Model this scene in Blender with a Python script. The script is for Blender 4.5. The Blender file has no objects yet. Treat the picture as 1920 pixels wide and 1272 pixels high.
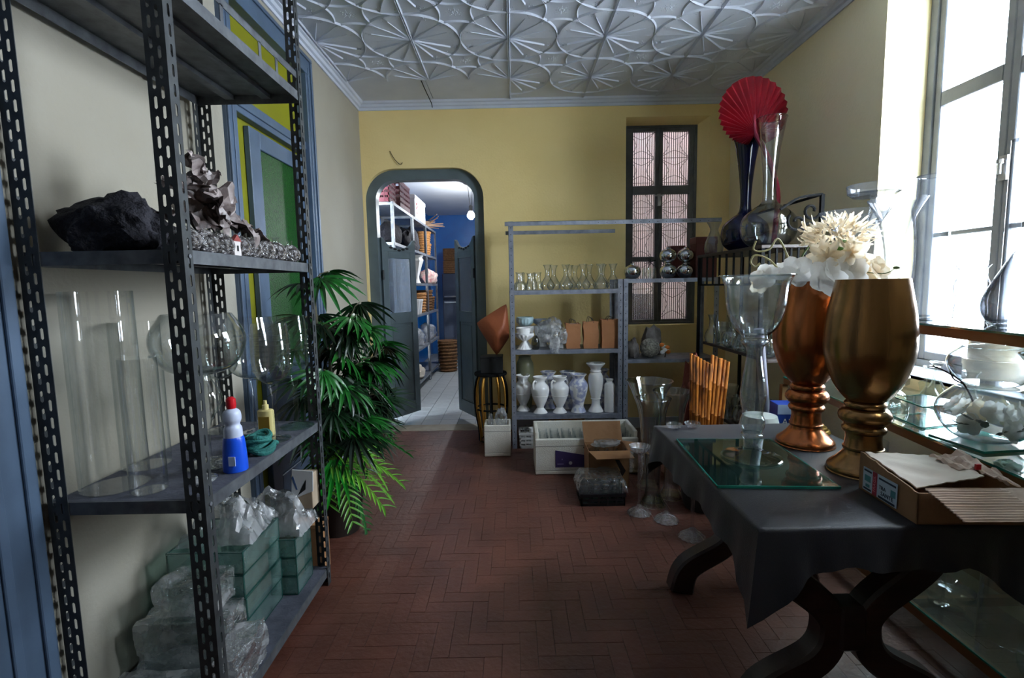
import bpy, bmesh, math, random
from math import sin, cos, pi, radians, sqrt
from mathutils import Vector, Matrix, noise

random.seed(7)
SC = bpy.context.scene
COL = SC.collection

# ------------------------------------------------------------------ camera, sky, exposure
CAM_H = 1.5
cd = bpy.data.cameras.new('camera')
cd.sensor_width = 36.0
cd.lens = 36.0 * 940.0 / 1920.0
cd.clip_start = 0.02
cam = bpy.data.objects.new('camera', cd)
COL.objects.link(cam)
pit, rol, yaw = radians(5.95), radians(1.1), radians(-0.25)
fw = Vector((sin(yaw) * cos(pit), cos(yaw) * cos(pit), -sin(pit)))
ri = Vector((cos(yaw), -sin(yaw), 0))
up = ri.cross(fw)
ra = ri * cos(rol) - up * sin(rol)
ua = up * cos(rol) + ri * sin(rol)
m = Matrix((ra, ua, -fw)).transposed().to_4x4()
m.translation = Vector((0, 0, CAM_H))
cam.matrix_world = m
SC.camera = cam

SKY = 60.0
w = bpy.data.worlds.new('overcast_sky')
SC.world = w
w.use_nodes = True
bg = w.node_tree.nodes['Background']
bg.inputs['Color'].default_value = (0.80, 0.90, 1.0, 1)
bg.inputs['Strength'].default_value = SKY

def portal(loc, rot, sx, sy):
    l = bpy.data.lights.new('sky_portal', 'AREA')
    l.shape = 'RECTANGLE'; l.size = sx; l.size_y = sy
    l.cycles.is_portal = True
    o = bpy.data.objects.new('sky_portal', l)
    o.location = loc; o.rotation_euler = rot
    COL.objects.link(o)
portal((2.56, 2.57, 2.12), (0, radians(90), 0), 2.3, 1.0)      # the tall right window, then the added high one, facing the room
portal((2.56, .95, 2.72), (0, radians(90), 0), 1.0, .5)

vs = SC.view_settings
vs.view_transform = 'Standard'; vs.look = 'None'; vs.exposure = 0.0; vs.gamma = 1.0
vs.use_curve_mapping = False
SC.display_settings.display_device = 'sRGB'
cy = SC.cycles
cy.use_denoising = True
cy.max_bounces = 9; cy.diffuse_bounces = 5; cy.glossy_bounces = 4
cy.transmission_bounces = 6; cy.transparent_max_bounces = 48
cy.caustics_reflective = False; cy.caustics_refractive = False
cy.sample_clamp_indirect = 8.0
cy.blur_glossy = 0.5

# ------------------------------------------------------------------ helpers: materials
def S(r, g, b):
    f = lambda c: (c / 255 / 12.92) if c / 255 <= 0.04045 else ((c / 255 + 0.055) / 1.055) ** 2.4
    return (f(r), f(g), f(b), 1.0)

MATS = {}
def mat(name, col, rough=0.6, metal=0.0, col2=None, scale=8.0, bump=0.0, bscale=40.0, spec=0.5, island=0.0, stretch=None, contrast=0.5, trans=0.0, sheen=0.0, coat=0.0, world=False):
    """principled surface; col2 mixes in by noise, island varies value piece by piece"""
    if name in MATS: return MATS[name]
    mt = bpy.data.materials.new(name); mt.use_nodes = True
    nt = mt.node_tree; N = nt.nodes; L = nt.links
    p = N['Principled BSDF']
    p.inputs['Roughness'].default_value = rough
    p.inputs['Metallic'].default_value = metal
    p.inputs['Specular IOR Level'].default_value = spec
    p.inputs['Coat Weight'].default_value = coat
    p.inputs['Sheen Weight'].default_value = sheen
    p.inputs['Base Color'].default_value = col
    tc = N.new('ShaderNodeTexCoord'); vec = tc.outputs['Object']
    if world: vec = N.new('ShaderNodeNewGeometry').outputs['Position']
    if stretch:
        mp = N.new('ShaderNodeMapping'); mp.inputs['Scale'].default_value = stretch
        L.new(vec, mp.inputs['Vector']); vec = mp.outputs['Vector']
    out = None
    if col2 is not None:
        nz = N.new('ShaderNodeTexNoise'); nz.inputs['Scale'].default_value = scale; nz.inputs['Detail'].default_value = 5
        L.new(vec, nz.inputs['Vector'])
        cr = N.new('ShaderNodeValToRGB')
        cr.color_ramp.elements[0].position = 0.5 - contrast * .4; cr.color_ramp.elements[1].position = 0.5 + contrast * .4
        cr.color_ramp.elements[0].color = col; cr.color_ramp.elements[1].color = col2
        L.new(nz.outputs['Fac'], cr.inputs['Fac']); out = cr.outputs['Color']
    if island:
        ge = N.new('ShaderNodeNewGeometry'); oi = N.new('ShaderNodeObjectInfo')
        ad = N.new('ShaderNodeMath'); ad.operation = 'ADD'
        L.new(ge.outputs['Random Per Island'], ad.inputs[0]); L.new(oi.outputs['Random'], ad.inputs[1])
        fr = N.new('ShaderNodeMath'); fr.operation = 'FRACT'; L.new(ad.outputs[0], fr.inputs[0])
        mr = N.new('ShaderNodeMapRange'); mr.inputs['To Min'].default_value = 1 - island; mr.inputs['To Max'].default_value = 1 + island
        L.new(fr.outputs[0], mr.inputs['Value'])
        hs = N.new('ShaderNodeHueSaturation'); hs.inputs['Color'].default_value = col
        if out: L.new(out, hs.inputs['Color'])
        L.new(mr.outputs['Result'], hs.inputs['Value']); out = hs.outputs['Color']
    if out: L.new(out, p.inputs['Base Color'])
    if bump:
        n2 = N.new('ShaderNodeTexNoise'); n2.inputs['Scale'].default_value = bscale; n2.inputs['Detail'].default_value = 6
        L.new(vec, n2.inputs['Vector'])
        bp = N.new('ShaderNodeBump'); bp.inputs['Strength'].default_value = bump; bp.inputs['Distance'].default_value = 0.02
        L.new(n2.outputs['Fac'], bp.inputs['Height']); L.new(bp.outputs['Normal'], p.inputs['Normal'])
    if trans:
        tl = N.new('ShaderNodeBsdfTranslucent'); tl.inputs['Color'].default_value = col
        if out: L.new(out, tl.inputs['Color'])
        mx = N.new('ShaderNodeMixShader'); mx.inputs['Fac'].default_value = trans
        L.new(p.outputs[0], mx.inputs[1]); L.new(tl.outputs[0], mx.inputs[2])
        L.new(mx.outputs[0], N['Material Output'].inputs['Surface'])
    MATS[name] = mt
    return mt

def glass(name, mid=(.97, .98, .98), edge=(.72, .80, .80), haze=0.0, hazecol=(.8, .85, .9), rough=0.02, bump=0.0, bscale=30, wave=0.0, refl=1.0, hazevar=0.0, epow=2.2):
    """thin clear glass: sees straight through, reflects by angle, tints towards its silhouette; haze = milky share"""
    if name in MATS: return MATS[name]
    mt = bpy.data.materials.new(name); mt.use_nodes = True
    nt = mt.node_tree; N = nt.nodes; L = nt.links
    N.remove(N['Principled BSDF'])
    lw = N.new('ShaderNodeLayerWeight'); lw.inputs['Blend'].default_value = 0.5
    pw = N.new('ShaderNodeMath'); pw.operation = 'POWER'; pw.inputs[1].default_value = 4.0
    L.new(lw.outputs['Facing'], pw.inputs[0])
    ma = N.new('ShaderNodeMath'); ma.operation = 'MULTIPLY_ADD'; ma.inputs[1].default_value = 0.8 * refl; ma.inputs[2].default_value = 0.045 * refl
    L.new(pw.outputs[0], ma.inputs[0])
    p2 = N.new('ShaderNodeMath'); p2.operation = 'POWER'; p2.inputs[1].default_value = epow
    L.new(lw.outputs['Facing'], p2.inputs[0])
    mc = N.new('ShaderNodeMix'); mc.data_type = 'RGBA'
    mc.inputs['A'].default_value = (*mid, 1); mc.inputs['B'].default_value = (*edge, 1)
    L.new(p2.outputs[0], mc.inputs['Factor'])
    tr = N.new('ShaderNodeBsdfTransparent'); L.new(mc.outputs['Result'], tr.inputs['Color'])
    gl = N.new('ShaderNodeBsdfGlossy'); gl.inputs['Roughness'].default_value = rough
    gl.inputs['Color'].default_value = (1, 1, 1, 1)
    tc = N.new('ShaderNodeTexCoord')
    h = None
    if bump:
        nz = N.new('ShaderNodeTexNoise'); nz.inputs['Scale'].default_value = bscale; nz.inputs['Detail'].default_value = 4
        L.new(tc.outputs['Object'], nz.inputs['Vector']); h = nz.outputs['Fac']
        bp = N.new('ShaderNodeBump'); bp.inputs['Strength'].default_value = bump; bp.inputs['Distance'].default_value = 0.02
        L.new(h, bp.inputs['Height']); L.new(bp.outputs['Normal'], gl.inputs['Normal'])
    base = tr.outputs[0]
    if haze:
        df = N.new('ShaderNodeBsdfDiffuse'); df.inputs['Color'].default_value = (*hazecol, 1)
        tl = N.new('ShaderNodeBsdfTranslucent'); tl.inputs['Color'].default_value = (*hazecol, 1)
        m1 = N.new('ShaderNodeMixShader'); m1.inputs['Fac'].default_value = 0.5
        L.new(df.outputs[0], m1.inputs[1]); L.new(tl.outputs[0], m1.inputs[2])
        m2 = N.new('ShaderNodeMixShader'); m2.inputs['Fac'].default_value = haze
        if hazevar:
            nv = N.new('ShaderNodeTexNoise'); nv.inputs['Scale'].default_value = hazevar; nv.inputs['Detail'].default_value = 6
            L.new(tc.outputs['Object'], nv.inputs['Vector'])
            mr = N.new('ShaderNodeMapRange'); mr.inputs['From Min'].default_value = .4; mr.inputs['From Max'].default_value = .62
            mr.inputs['To Min'].default_value = haze * .25; mr.inputs['To Max'].default_value = min(1, haze * 1.9)
            L.new(nv.outputs['Fac'], mr.inputs['Value']); L.new(mr.outputs['Result'], m2.inputs['Fac'])
        L.new(base, m2.inputs[1]); L.new(m1.outputs[0], m2.inputs[2]); base = m2.outputs[0]
    mx = N.new('ShaderNodeMixShader')
    L.new(ma.outputs[0], mx.inputs['Fac']); L.new(base, mx.inputs[1]); L.new(gl.outputs[0], mx.inputs[2])
    L.new(mx.outputs[0], N['Material Output'].inputs['Surface'])
    MATS[name] = mt
    return mt

# ------------------------------------------------------------------ helpers: meshes
class MB:
    def __init__(s): s.v = []; s.f = []
    def add(s, vs, fs):
        o = len(s.v); s.v += [tuple(v) for v in vs]; s.f += [tuple(i + o for i in f) for f in fs]; return s
    def bx(s, x0, x1, y0, y1, z0, z1):
        return s.add([(x0,y0,z0),(x1,y0,z0),(x1,y1,z0),(x0,y1,z0),(x0,y0,z1),(x1,y0,z1),(x1,y1,z1),(x0,y1,z1)],
                     [(0,3,2,1),(4,5,6,7),(0,1,5,4),(1,2,6,5),(2,3,7,6),(3,0,4,7)])
    def bar(s, a, b, wx, wy, upv=(0,0,1)):
        """box beam from a to b with section wx by wy"""
        a, b = Vector(a), Vector(b); d = (b - a).normalized(); u = Vector(upv)
        if abs(d.dot(u)) > .99: u = Vector((0, 1, 0))
        r = d.cross(u).normalized(); t = r.cross(d)
        vs = [p + r * (sx * wx / 2) + t * (sy * wy / 2) for p in (a, b) for sx, sy in ((-1,-1),(1,-1),(1,1),(-1,1))]
        return s.add(vs, [(0,1,2,3),(7,6,5,4),(0,4,5,1),(1,5,6,2),(2,6,7,3),(3,7,4,0)])
    def prism(s, poly, z0, z1, axis='z'):
        """poly: list of 2d points, extruded along axis"""
        n = len(poly)
        def P(a, b, c): return {'z': (a, b, c), 'y': (a, c, b), 'x': (c, a, b)}[axis]
        vs = [P(a, b, z0) for a, b in poly] + [P(a, b, z1) for a, b in poly]
        fs = [tuple(range(n))[::-1], tuple(range(n, 2 * n))] + [(i, (i + 1) % n, n + (i + 1) % n, n + i) for i in range(n)]
        return s.add(vs, fs)
    def lathe(s, prof, n=24, c=(0, 0, 0), flute=0, depth=0.0, frange=None):
        vs = []; fs = []; rings = []
        for (r, z) in prof:
            if r < 1e-5:
                rings.append((len(vs),)); vs.append((c[0], c[1], c[2] + z))
            else:
                st = len(vs)
                for k in range(n):
                    a = 2 * pi * k / n; rr = r
                    if flute and (frange is None or frange[0] <= z <= frange[1]): rr = r * (1 + depth * cos(flute * a))
                    vs.append((c[0] + rr * cos(a), c[1] + rr * sin(a), c[2] + z))
                rings.append(tuple(range(st, st + n)))
        for A, B in zip(rings, rings[1:]):
            if len(A) == 1 and len(B) == 1: continue
            for k in range(n):
                k2 = (k + 1) % n
                if len(A) == 1: fs.append((A[0], B[k2], B[k]))
                elif len(B) == 1: fs.append((A[k], A[k2], B[0]))
                else: fs.append((A[k], A[k2], B[k2], B[k]))
        return s.add(vs, fs)
    def tube(s, pts, r, n=8, cap=True, closed=False):
        pts = [Vector(p) for p in pts]; m_ = len(pts); rings = []
        rs = r if isinstance(r, (list, tuple)) else [r] * m_
        vs = []; fs = []; prev = None
        for i, p in enumerate(pts):
            a = pts[i - 1] if (i > 0 or closed) else p
            b = pts[(i + 1) % m_] if (i < m_ - 1 or closed) else p
            d = (b - a).normalized() if (b - a).length > 1e-9 else Vector((0, 0, 1))
            if prev is None:
                u = Vector((0, 0, 1)) if abs(d.z) < .9 else Vector((1, 0, 0))
                x = d.cross(u).normalized()
            else:
                x = (prev - d * prev.dot(d)).normalized()
            prev = x; y = d.cross(x); st = len(vs)
            for k in range(n):
                a_ = 2 * pi * k / n; vs.append(p + (x * cos(a_) + y * sin(a_)) * rs[i])
            rings.append(st)
        seq = list(zip(rings, rings[1:])) + ([(rings[-1], rings[0])] if closed else [])
        for A, B in seq:
            for k in range(n): fs.append((A + k, A + (k + 1) % n, B + (k + 1) % n, B + k))
        if cap and not closed:
            fs.append(tuple(range(rings[0], rings[0] + n))[::-1]); fs.append(tuple(range(rings[-1], rings[-1] + n)))
        return s.add(vs, fs)
    def ball(s, c, r, sub=1, sq=(1, 1, 1)):
        bm = bmesh.new(); bmesh.ops.create_icosphere(bm, subdivisions=sub, radius=1)
        bm.verts.index_update()
        vs = [(c[0] + v.co.x * r * sq[0], c[1] + v.co.y * r * sq[1], c[2] + v.co.z * r * sq[2]) for v in bm.verts]
        fs = [tuple(v.index for v in f.verts) for f in bm.faces]; bm.free()
        return s.add(vs, fs)
    def xf(s, M):
        s.v = [tuple(M @ Vector(v)) for v in s.v]; return s
    def warp(s, fn):
        s.v = [tuple(fn(Vector(v))) for v in s.v]; return s
    def mesh(s, name, material=None, smooth=None, bevel=0.0, solid=0.0, sub=0):
        me = bpy.data.meshes.new(name); me.from_pydata(s.v, [], s.f)
        if bevel or solid or sub or True:
            bm = bmesh.new(); bm.from_mesh(me)
            if solid: bmesh.ops.solidify(bm, geom=bm.faces[:], thickness=solid)
            if bevel:
                ed = [e for e in bm.edges if len(e.link_faces) == 2 and e.calc_face_angle(0) > .5]
                bmesh.ops.bevel(bm, geom=ed, offset=bevel, segments=1, affect='EDGES', profile=.5)
            bmesh.ops.recalc_face_normals(bm, faces=bm.faces[:])
            bm.to_mesh(me); bm.free()
        if smooth is not None:
            me.polygons.foreach_set('use_smooth', [True] * len(me.polygons))
            if smooth < 3.1: me.set_sharp_from_angle(angle=smooth)
        if material: me.materials.append(material)
        return me
    def build(s, name, material, parent=None, loc=(0, 0, 0), rz=0.0, smooth=0.6, **k):
        o = bpy.data.objects.new(name, s.mesh(name, material, smooth, **k))
        COL.objects.link(o); o.location = loc; o.rotation_euler = (0, 0, rz)
        if parent: o.parent = parent
        return o

def tag(o, label=None, cat=None, group=None, kind=None):
    if label: o['label'] = label
    if cat: o['category'] = cat
    if group: o['group'] = group
    if kind: o['kind'] = kind
    return o
def thing(name, label, cat, loc=(0, 0, 0), rz=0.0, group=None, rot=None):
    o = bpy.data.objects.new(name, None); COL.objects.link(o)
    o.empty_display_size = .05
    o.location = loc; o.rotation_euler = rot if rot else (0, 0, rz)
    return tag(o, label, cat, group)
def struct(o): o['kind'] = 'structure'; return o
def inst(name, me, parent=None, loc=(0, 0, 0), rot=(0, 0, 0), sc=None):
    o = bpy.data.objects.new(name, me); COL.objects.link(o)
    o.location = loc; o.rotation_euler = rot
    if sc: o.scale = sc
    if parent: o.parent = parent
    return o
KIDS = {}
def dup(root, loc, rz=0.0, label=None, sc=None, rot=None):
    """copy of a thing with copies of its parts and sub-parts"""
    r = root.copy(); COL.objects.link(r); r.location = loc; r.rotation_euler = rot if rot else (0, 0, rz)
    if sc: r.scale = sc if not isinstance(sc, (int, float)) else (sc, sc, sc)
    if label: r['label'] = label
    for ch in root.children:
        c = ch.copy(); COL.objects.link(c); c.parent = r
        for g in ch.children:
            d = g.copy(); COL.objects.link(d); d.parent = c
    return r
ORD = ['first', 'second', 'third', 'fourth', 'fifth', 'sixth', 'seventh', 'eighth', 'ninth', 'tenth', 'eleventh', 'twelfth', 'thirteenth', 'fourteenth', 'fifteenth']

def vessel(outer, t=.003, floor=.006, n=28, **k):
    """lathe a hollow vessel: outer profile from the bottom centre up to the rim, then back down inside"""
    inner = [(max(r - t, .0005), z) for r, z in outer if z > floor and r > t]
    pr = list(outer) + [(r, z) for r, z in inner[::-1]] + [(0, floor if not inner else max(floor, inner[0][1]))]
    return MB().lathe(pr, n, **k)
def curve(pts, n=6):
    """smooth a list of 2d/3d control points (Catmull-Rom)"""
    P = [Vector(p) for p in pts]; out = []
    for i in range(len(P) - 1):
        a, b, c, d = P[max(i - 1, 0)], P[i], P[i + 1], P[min(i + 2, len(P) - 1)]
        for k in range(n):
            t = k / n
            out.append(.5 * ((2 * b) + (c - a) * t + (2 * a - 5 * b + 4 * c - d) * t * t + (3 * b - a - 3 * c + d) * t ** 3))
    out.append(P[-1])
    if len(P[0]) == 2 and min(p[0] for p in P) >= 0: lo = min(p[1] for p in P); out = [Vector((max(p[0], 0), max(p[1], lo))) for p in out]
    return [tuple(p) for p in out]
def crumple(mb, amp, sc, seed=0.0):
    return mb.warp(lambda v: v + Vector(noise.noise_vector(v * sc + Vector((seed, seed * 2.3, 1.7)))) * amp)

# ------------------------------------------------------------------ room shell
XL, XR, YB, ZC = -1.50, 2.19, 5.17, 3.345
YF = -1.8
wl = mat('cream_wall_paint', S(164, 159, 146), .85, col2=S(154, 147, 131), scale=1.3, bump=.12, bscale=60)
wy = mat('yellow_wall_paint', S(244, 220, 158), .85, col2=S(234, 208, 142), scale=1.2, bump=.15, bscale=55)
wr = mat('beige_wall_paint', S(236, 222, 184), .85, col2=S(226, 212, 170), scale=1.2, bump=.15, bscale=55)
white_pl = mat('white_plaster', S(212, 218, 232), .8, col2=S(198, 205, 220), scale=3, bump=.05)
blue_wood = mat('blue_grey_paint', S(82, 101, 124), .45, col2=S(70, 87, 108), scale=5, bump=.06, bscale=25)
grey_wood = mat('slate_green_paint', S(98, 112, 116), .42, col2=S(84, 96, 100), scale=6, bump=.06, bscale=25)

# left wall with the two doorways
D1 = (0.30, 1.33, 2.75)          # near doorway (y0, y1, top)
D2 = (2.82, 3.82, 3.08)
W = MB()
for a, b in ((YF, D1[0]), (D1[1], D2[0]), (D2[1], YB)): W.bx(XL - .25, XL, a, b, 0, ZC)
for d in (D1, D2): W.bx(XL - .25, XL, d[0], d[1], d[2], ZC)
struct(W.build('wall_left', wl))

# right wall with the tall window recess
RW = (2.06, 3.08, .97, 3.24)
W = MB()
W.bx(XR, XR + .34, YF, .7, 0, ZC).bx(XR, XR + .34, 1.2, RW[0], 0, ZC).bx(XR, XR + .34, RW[1], YB + .24, 0, ZC)
W.bx(XR, XR + .34, .7, 1.2, 0, 2.2).bx(XR, XR + .34, .7, 1.2, 3.24, ZC)
W.bx(XR, XR + .34, RW[0], RW[1], 0, RW[2]).bx(XR, XR + .34, RW[0], RW[1], RW[3], ZC)
struct(W.build('wall_right', wr))
struct(MB().bx(XL - .25, XR + .34, YF - .2, YF, 0, ZC).build('wall_front', wl))

# back wall: arched doorway + splayed window recess
AX0, AX1, AZ = -1.485, -.283, 2.70
BW = (1.15, 1.985, 1.08, 3.15)
T = .24
W = MB()
W.bx(XL - .25, AX0, YB, YB + T, 0, ZC).bx(AX1, BW[0], YB, YB + T, 0, ZC).bx(BW[1], XR, YB, YB + T, 0, ZC)
W.bx(AX0, AX1, YB, YB + T, AZ, ZC).bx(BW[0], BW[1], YB, YB + T, BW[3], ZC).bx(BW[0], BW[1], YB, YB + T, 0, BW[2])
W.prism([(BW[1], YB), (BW[1], YB + T), (BW[1] - .085, YB + T), (BW[1] - .085, YB + .11)], BW[2], BW[3])
W.prism([(YB, BW[3]), (YB + T, BW[3]), (YB + T, BW[3] - .05), (YB + .11, BW[3] - .05)], BW[0], BW[1], 'x')
def arch_corner(r, x0, x1, top, y0, y1, mb):
    for sx, xc in ((1, x0), (-1, x1)):
        pts = [(xc, top)] + [(xc + sx * (r - r * cos(a)), top - r + r * sin(a)) for a in [pi / 2 * k / 10 for k in range(11)]]
        mb.prism(pts, y0, y1, 'y')
arch_corner(.30, AX0, AX1, AZ, YB, YB + T, W)
struct(W.build('wall_back', wy))

# cornice, one length per wall
def cornice(name, a, b, inward):
    prof = [(0, -.085), (.012, -.085), (.012, -.06), (.03, -.055), (.038, -.035), (.055, -.03), (.065, -.012), (.085, -.008), (.085, 0), (0, 0)]
    a, b = Vector(a), Vector(b); iv = Vector(inward)
    vs = [p + iv * q[0] + Vector((0, 0, q[1])) for p in (a, b) for q in prof]; n = len(prof)
    mb = MB().add(vs, [tuple(range(n)), tuple(range(n, 2 * n))[::-1]] + [(i, (i + 1) % n, n + (i + 1) % n, n + i) for i in range(n)])
    struct(mb.build(name, white_pl, smooth=.4))
cornice('trim_1', (XL, YF, ZC), (XL, YB, ZC), (1, 0, 0))
cornice('trim_2', (XL, YB, ZC), (XR, YB, ZC), (0, -1, 0))
cornice('trim_3', (XR, YF, ZC), (XR, YB, ZC), (-1, 0, 0))
struct(MB().bx(XL, XL + .018, D2[1] + .12, YB - .001, 0, .11).build('baseboard_left', mat('pale_skirting', S(176, 182, 190), .5), bevel=.004))
struct(MB().bx(AX1, XR, YB - .018, YB, 0, .11).build('baseboard_back', MATS['pale_skirting'], bevel=.004))

# ceiling: structural slab plus one embossed plaster panel per square
cl = struct(MB().bx(XL - .25, XR + .34, YF - .2, YB + T, ZC, ZC + .12).build('ceiling', white_pl))
TS = .715
def ceiling_panel_mesh(quarters=((0, 0), (1, 0), (0, 1), (1, 1)), xmax=1.0, ymax=1.0):
    mb = MB(); R = TS / 2; e = .004
    mb.bx(e, TS * xmax - e, e * .5, TS * ymax - e * .5, -.012, 0)
    zb = -.012
    def rib(pts, wd, hh):
        for (ax, ay), (bx, by) in zip(pts, pts[1:]):
            d = Vector((bx - ax, by - ay)); l = d.length
            if l < 1e-6: continue
            n = Vector((-d.y, d.x)) / l * wd / 2
            mb.add([(ax + n.x, ay + n.y, zb), (ax - n.x, ay - n.y, zb), (ax, ay, zb - hh), (bx + n.x, by + n.y, zb), (bx - n.x, by - n.y, zb), (bx, by, zb - hh)],
                   [(0, 3, 5, 2), (2, 5, 4, 1)])
    def bead(x, y, r): mb.add([(x - r, y, zb), (x, y - r, zb), (x + r, y, zb), (x, y + r, zb), (x, y, zb - r * 1.1)], [(0, 1, 4), (1, 2, 4), (2, 3, 4), (3, 0, 4)])
    NS = 4
    for qx, qy in quarters:
        ox, oy = qx * TS, qy * TS
        P = lambda r, a: (ox + (1 - 2 * qx) * r * cos(a), oy + (1 - 2 * qy) * r * sin(a))
        rib([P(R, pi / 2 * k / 14) for k in range(15)], .016, .013)
        for k in range(NS):
            a0, a1 = pi / 2 * k / NS, pi / 2 * (k + 1) / NS
            c = P(.02, (a0 + a1) / 2); p0, p1 = P(R * .985, a0), P(R * .985, a1)
            mb.add([(c[0], c[1], zb - .001), (p0[0], p0[1], zb - .010), (p1[0], p1[1], zb - .001)], [(0, 1, 2)])
            if k: rib([P(.02, a0), P(R * (.82 if k % 2 else .98), a0)], .010, .012)
            am = (a0 + a1) / 2
            for j in range(5): bead(*P(R * (.62 + .055 * j), am), .0042)
            for da, rr in ((.10, .86), (-.10, .86), (.16, .92), (-.16, .92), (.07, .93), (-.07, .93)): bead(*P(R * rr, am + da), .0075)
    if len(quarters) == 4:
        # concave square between the four fans
        q = .205; c0 = TS / 2; dg = q * .7071
        cs = [(c0 - dg, c0 - dg), (c0 + dg, c0 - dg), (c0 + dg, c0 + dg), (c0 - dg, c0 + dg)]
        for i in range(4):
            a, b = Vector(cs[i]), Vector(cs[(i + 1) % 4]); md = (a + b) / 2; inw = (Vector((c0, c0)) - md) * .28
            rib([tuple(a * (1 - t) + b * t + inw * 4 * t * (1 - t)) for t in [k / 8 for k in range(9)]], .013, .011)
        for k in range(8):
            for j in range(1, 4): bead(c0 + .018 * j * cos(k * pi / 4), c0 + .018 * j * sin(k * pi / 4), .007 - .001 * j)
    rib([(0.006, 0), (0.006, TS * ymax)], .014, .014); rib([(TS * xmax - .006, 0), (TS * xmax - .006, TS * ymax)], .014, .014)
    rib([(0, .004), (TS * xmax, .004)], .007, .006)
    return mb.mesh('ceiling_panel', white_pl, None)
pm = ceiling_panel_mesh()
Y0 = 4.63
for i in range(-2, 3):
    for j in range(1, 8):
        inst('ceiling_panel', pm, cl, (i * TS, Y0 - j * TS, ZC))
rest = (XR - 3 * TS) / TS
half = ceiling_panel_mesh(((0, 0), (0, 1)), .06 if rest < .06 else rest)
for j in range(1, 8): inst('ceiling_panel', half, cl, (3 * TS, Y0 - j * TS, ZC))
last = ceiling_panel_mesh(((0, 0), (1, 0)), 1.0, (YB - Y0) / TS)
for i in (0, 1, 2): inst('ceiling_panel', last, cl, (i * TS, Y0, ZC))
plain = MB().bx(.003, TS * 1.04 - .003, .002, YB - Y0, -.012, 0).mesh('ceiling_panel', white_pl, None)
for i in (-1.04, -2.08): inst('ceiling_panel', plain, cl, (i * TS, Y0, ZC))

# ------------------------------------------------------------------ parquet floor: herringbone strips
fl = struct(MB().bx(XL - .25, XR + .34, YF - .2, YB + .01, -.14, -.008).build('floor', mat('parquet_bed', S(58, 36, 30), .8)))
pq = mat('worn_parquet', S(112, 68, 55), .42, col2=S(72, 42, 34), scale=3.2, bump=.22, bscale=38, island=.075, contrast=.8, world=True)
SW = .073; G = .0007
def strip_mesh(lx, ly):
    return MB().bx(G, lx - G, G, ly - G, -.008, 0).mesh('parquet_strip', pq, None, bevel=.0006)
mh, mv = strip_mesh(3 * SW, SW), strip_mesh(SW, 3 * SW)
cells = []
for gx in range(-24, 34):
    for gy in range(-26, 74):
        k = (gx - gy) % 6
        if k == 0: cells.append((gx * SW, gy * SW, 0))
        elif k == 3: cells.append((gx * SW, (gy - 2) * SW, 1))
def span(x, y, h):
    lx, ly = (SW, 3 * SW) if h else (3 * SW, SW)
    x0, x1, y0, y1 = max(x, XL), min(x + lx, XR), max(y, YF), min(y + ly, YB)
    return (x0, x1, y0, y1) if x1 - x0 > .006 and y1 - y0 > .006 else None
whole = lambda c: (lambda s_: s_ and abs((s_[1] - s_[0]) * (s_[3] - s_[2]) - 3 * SW * SW) < 1e-6)(span(*c))
vis = sorted([c for c in cells if whole(c) and -1.0 < c[0] < 1.15 and c[1] > 1.45], key=lambda c: c[1])[:300]
vset = set(vis)
for x, y, h in vis: inst('parquet_strip', mv if h else mh, fl, (x, y, random.uniform(-.0009, .0004)))
rest_mb = MB()
for c in cells:
    q = span(*c)
    if c in vset or not q: continue
    rest_mb.bx(q[0] + G, q[1] - G, q[2] + G, q[3] - G, -.008, random.uniform(-.0009, .0004))
o = rest_mb.build('parquet_strips', pq, fl, smooth=None); o['kind'] = 'stuff'

# ------------------------------------------------------------------ windows
frame_m = mat('window_frame_paint', S(104, 108, 116), .5, col2=S(88, 92, 100), scale=8, bump=.08)
pane_clear = glass('window_pane_glass', (.985, .99, 1), (.8, .9, .95), haze=.05, hazecol=(.9, .95, 1), refl=.8)
wf = struct(thing('window_1', None, None, (2.44, 0, 0)))
f = MB(); y0, y1, z0, z1 = RW
f.bx(0, .07, y1 - .055, y1, z0, z1).bx(0, .07, y0, y0 + .055, z0, z1).bx(0, .07, y0 + .055, y1 - .055, z1 - .05, z1).bx(0, .07, y0 + .055, y1 - .055, z0, z0 + .05)
f.build('window_frame', frame_m, wf, bevel=.004)
ym = 2.575
def casement(a, b):
    c = MB(); t = .042
    c.bx(.012, .055, a, a + t, z0 + .05, z1 - .05).bx(.012, .055, b - t, b, z0 + .05, z1 - .05)
    c.bx(.012, .055, a + t, b - t, z0 + .05, z0 + .10).bx(.012, .055, a + t, b - t, z1 - .10, z1 - .05)
    c.bx(.012, .055, a + t, b - t, 2.475, 2.555).bx(.018, .05, a + t, b - t, 1.74, 1.765)
    s = c.build('casement', frame_m, wf, bevel=.004)
    for p, q in ((z0 + .1, 1.74), (1.765, 2.475), (2.555, z1 - .1)):
        MB().bx(.028, .033, a + t, b - t, p, q).build('pane', pane_clear, s, smooth=None)
casement(ym + .002, y1 - .055); casement(y0 + .055, ym - .002)
cr = MB().bx(-.004, .012, ym - .03, ym + .012, 1.98, 2.10).lathe([(0, -.05), (.008, -.05), (.008, 0), (.016, 0), (.016, .02), (0, .02)], 10, (-.02, ym - .01, 2.06))
cr.build('latch', mat('old_steel', S(150, 150, 155), .35, .9), wf)
MB().bx(-.25, .06, y0 + .001, y1 - .001, z0 - .02, z0 + .006).build('window_sill', white_pl, wf, bevel=.004)

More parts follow.
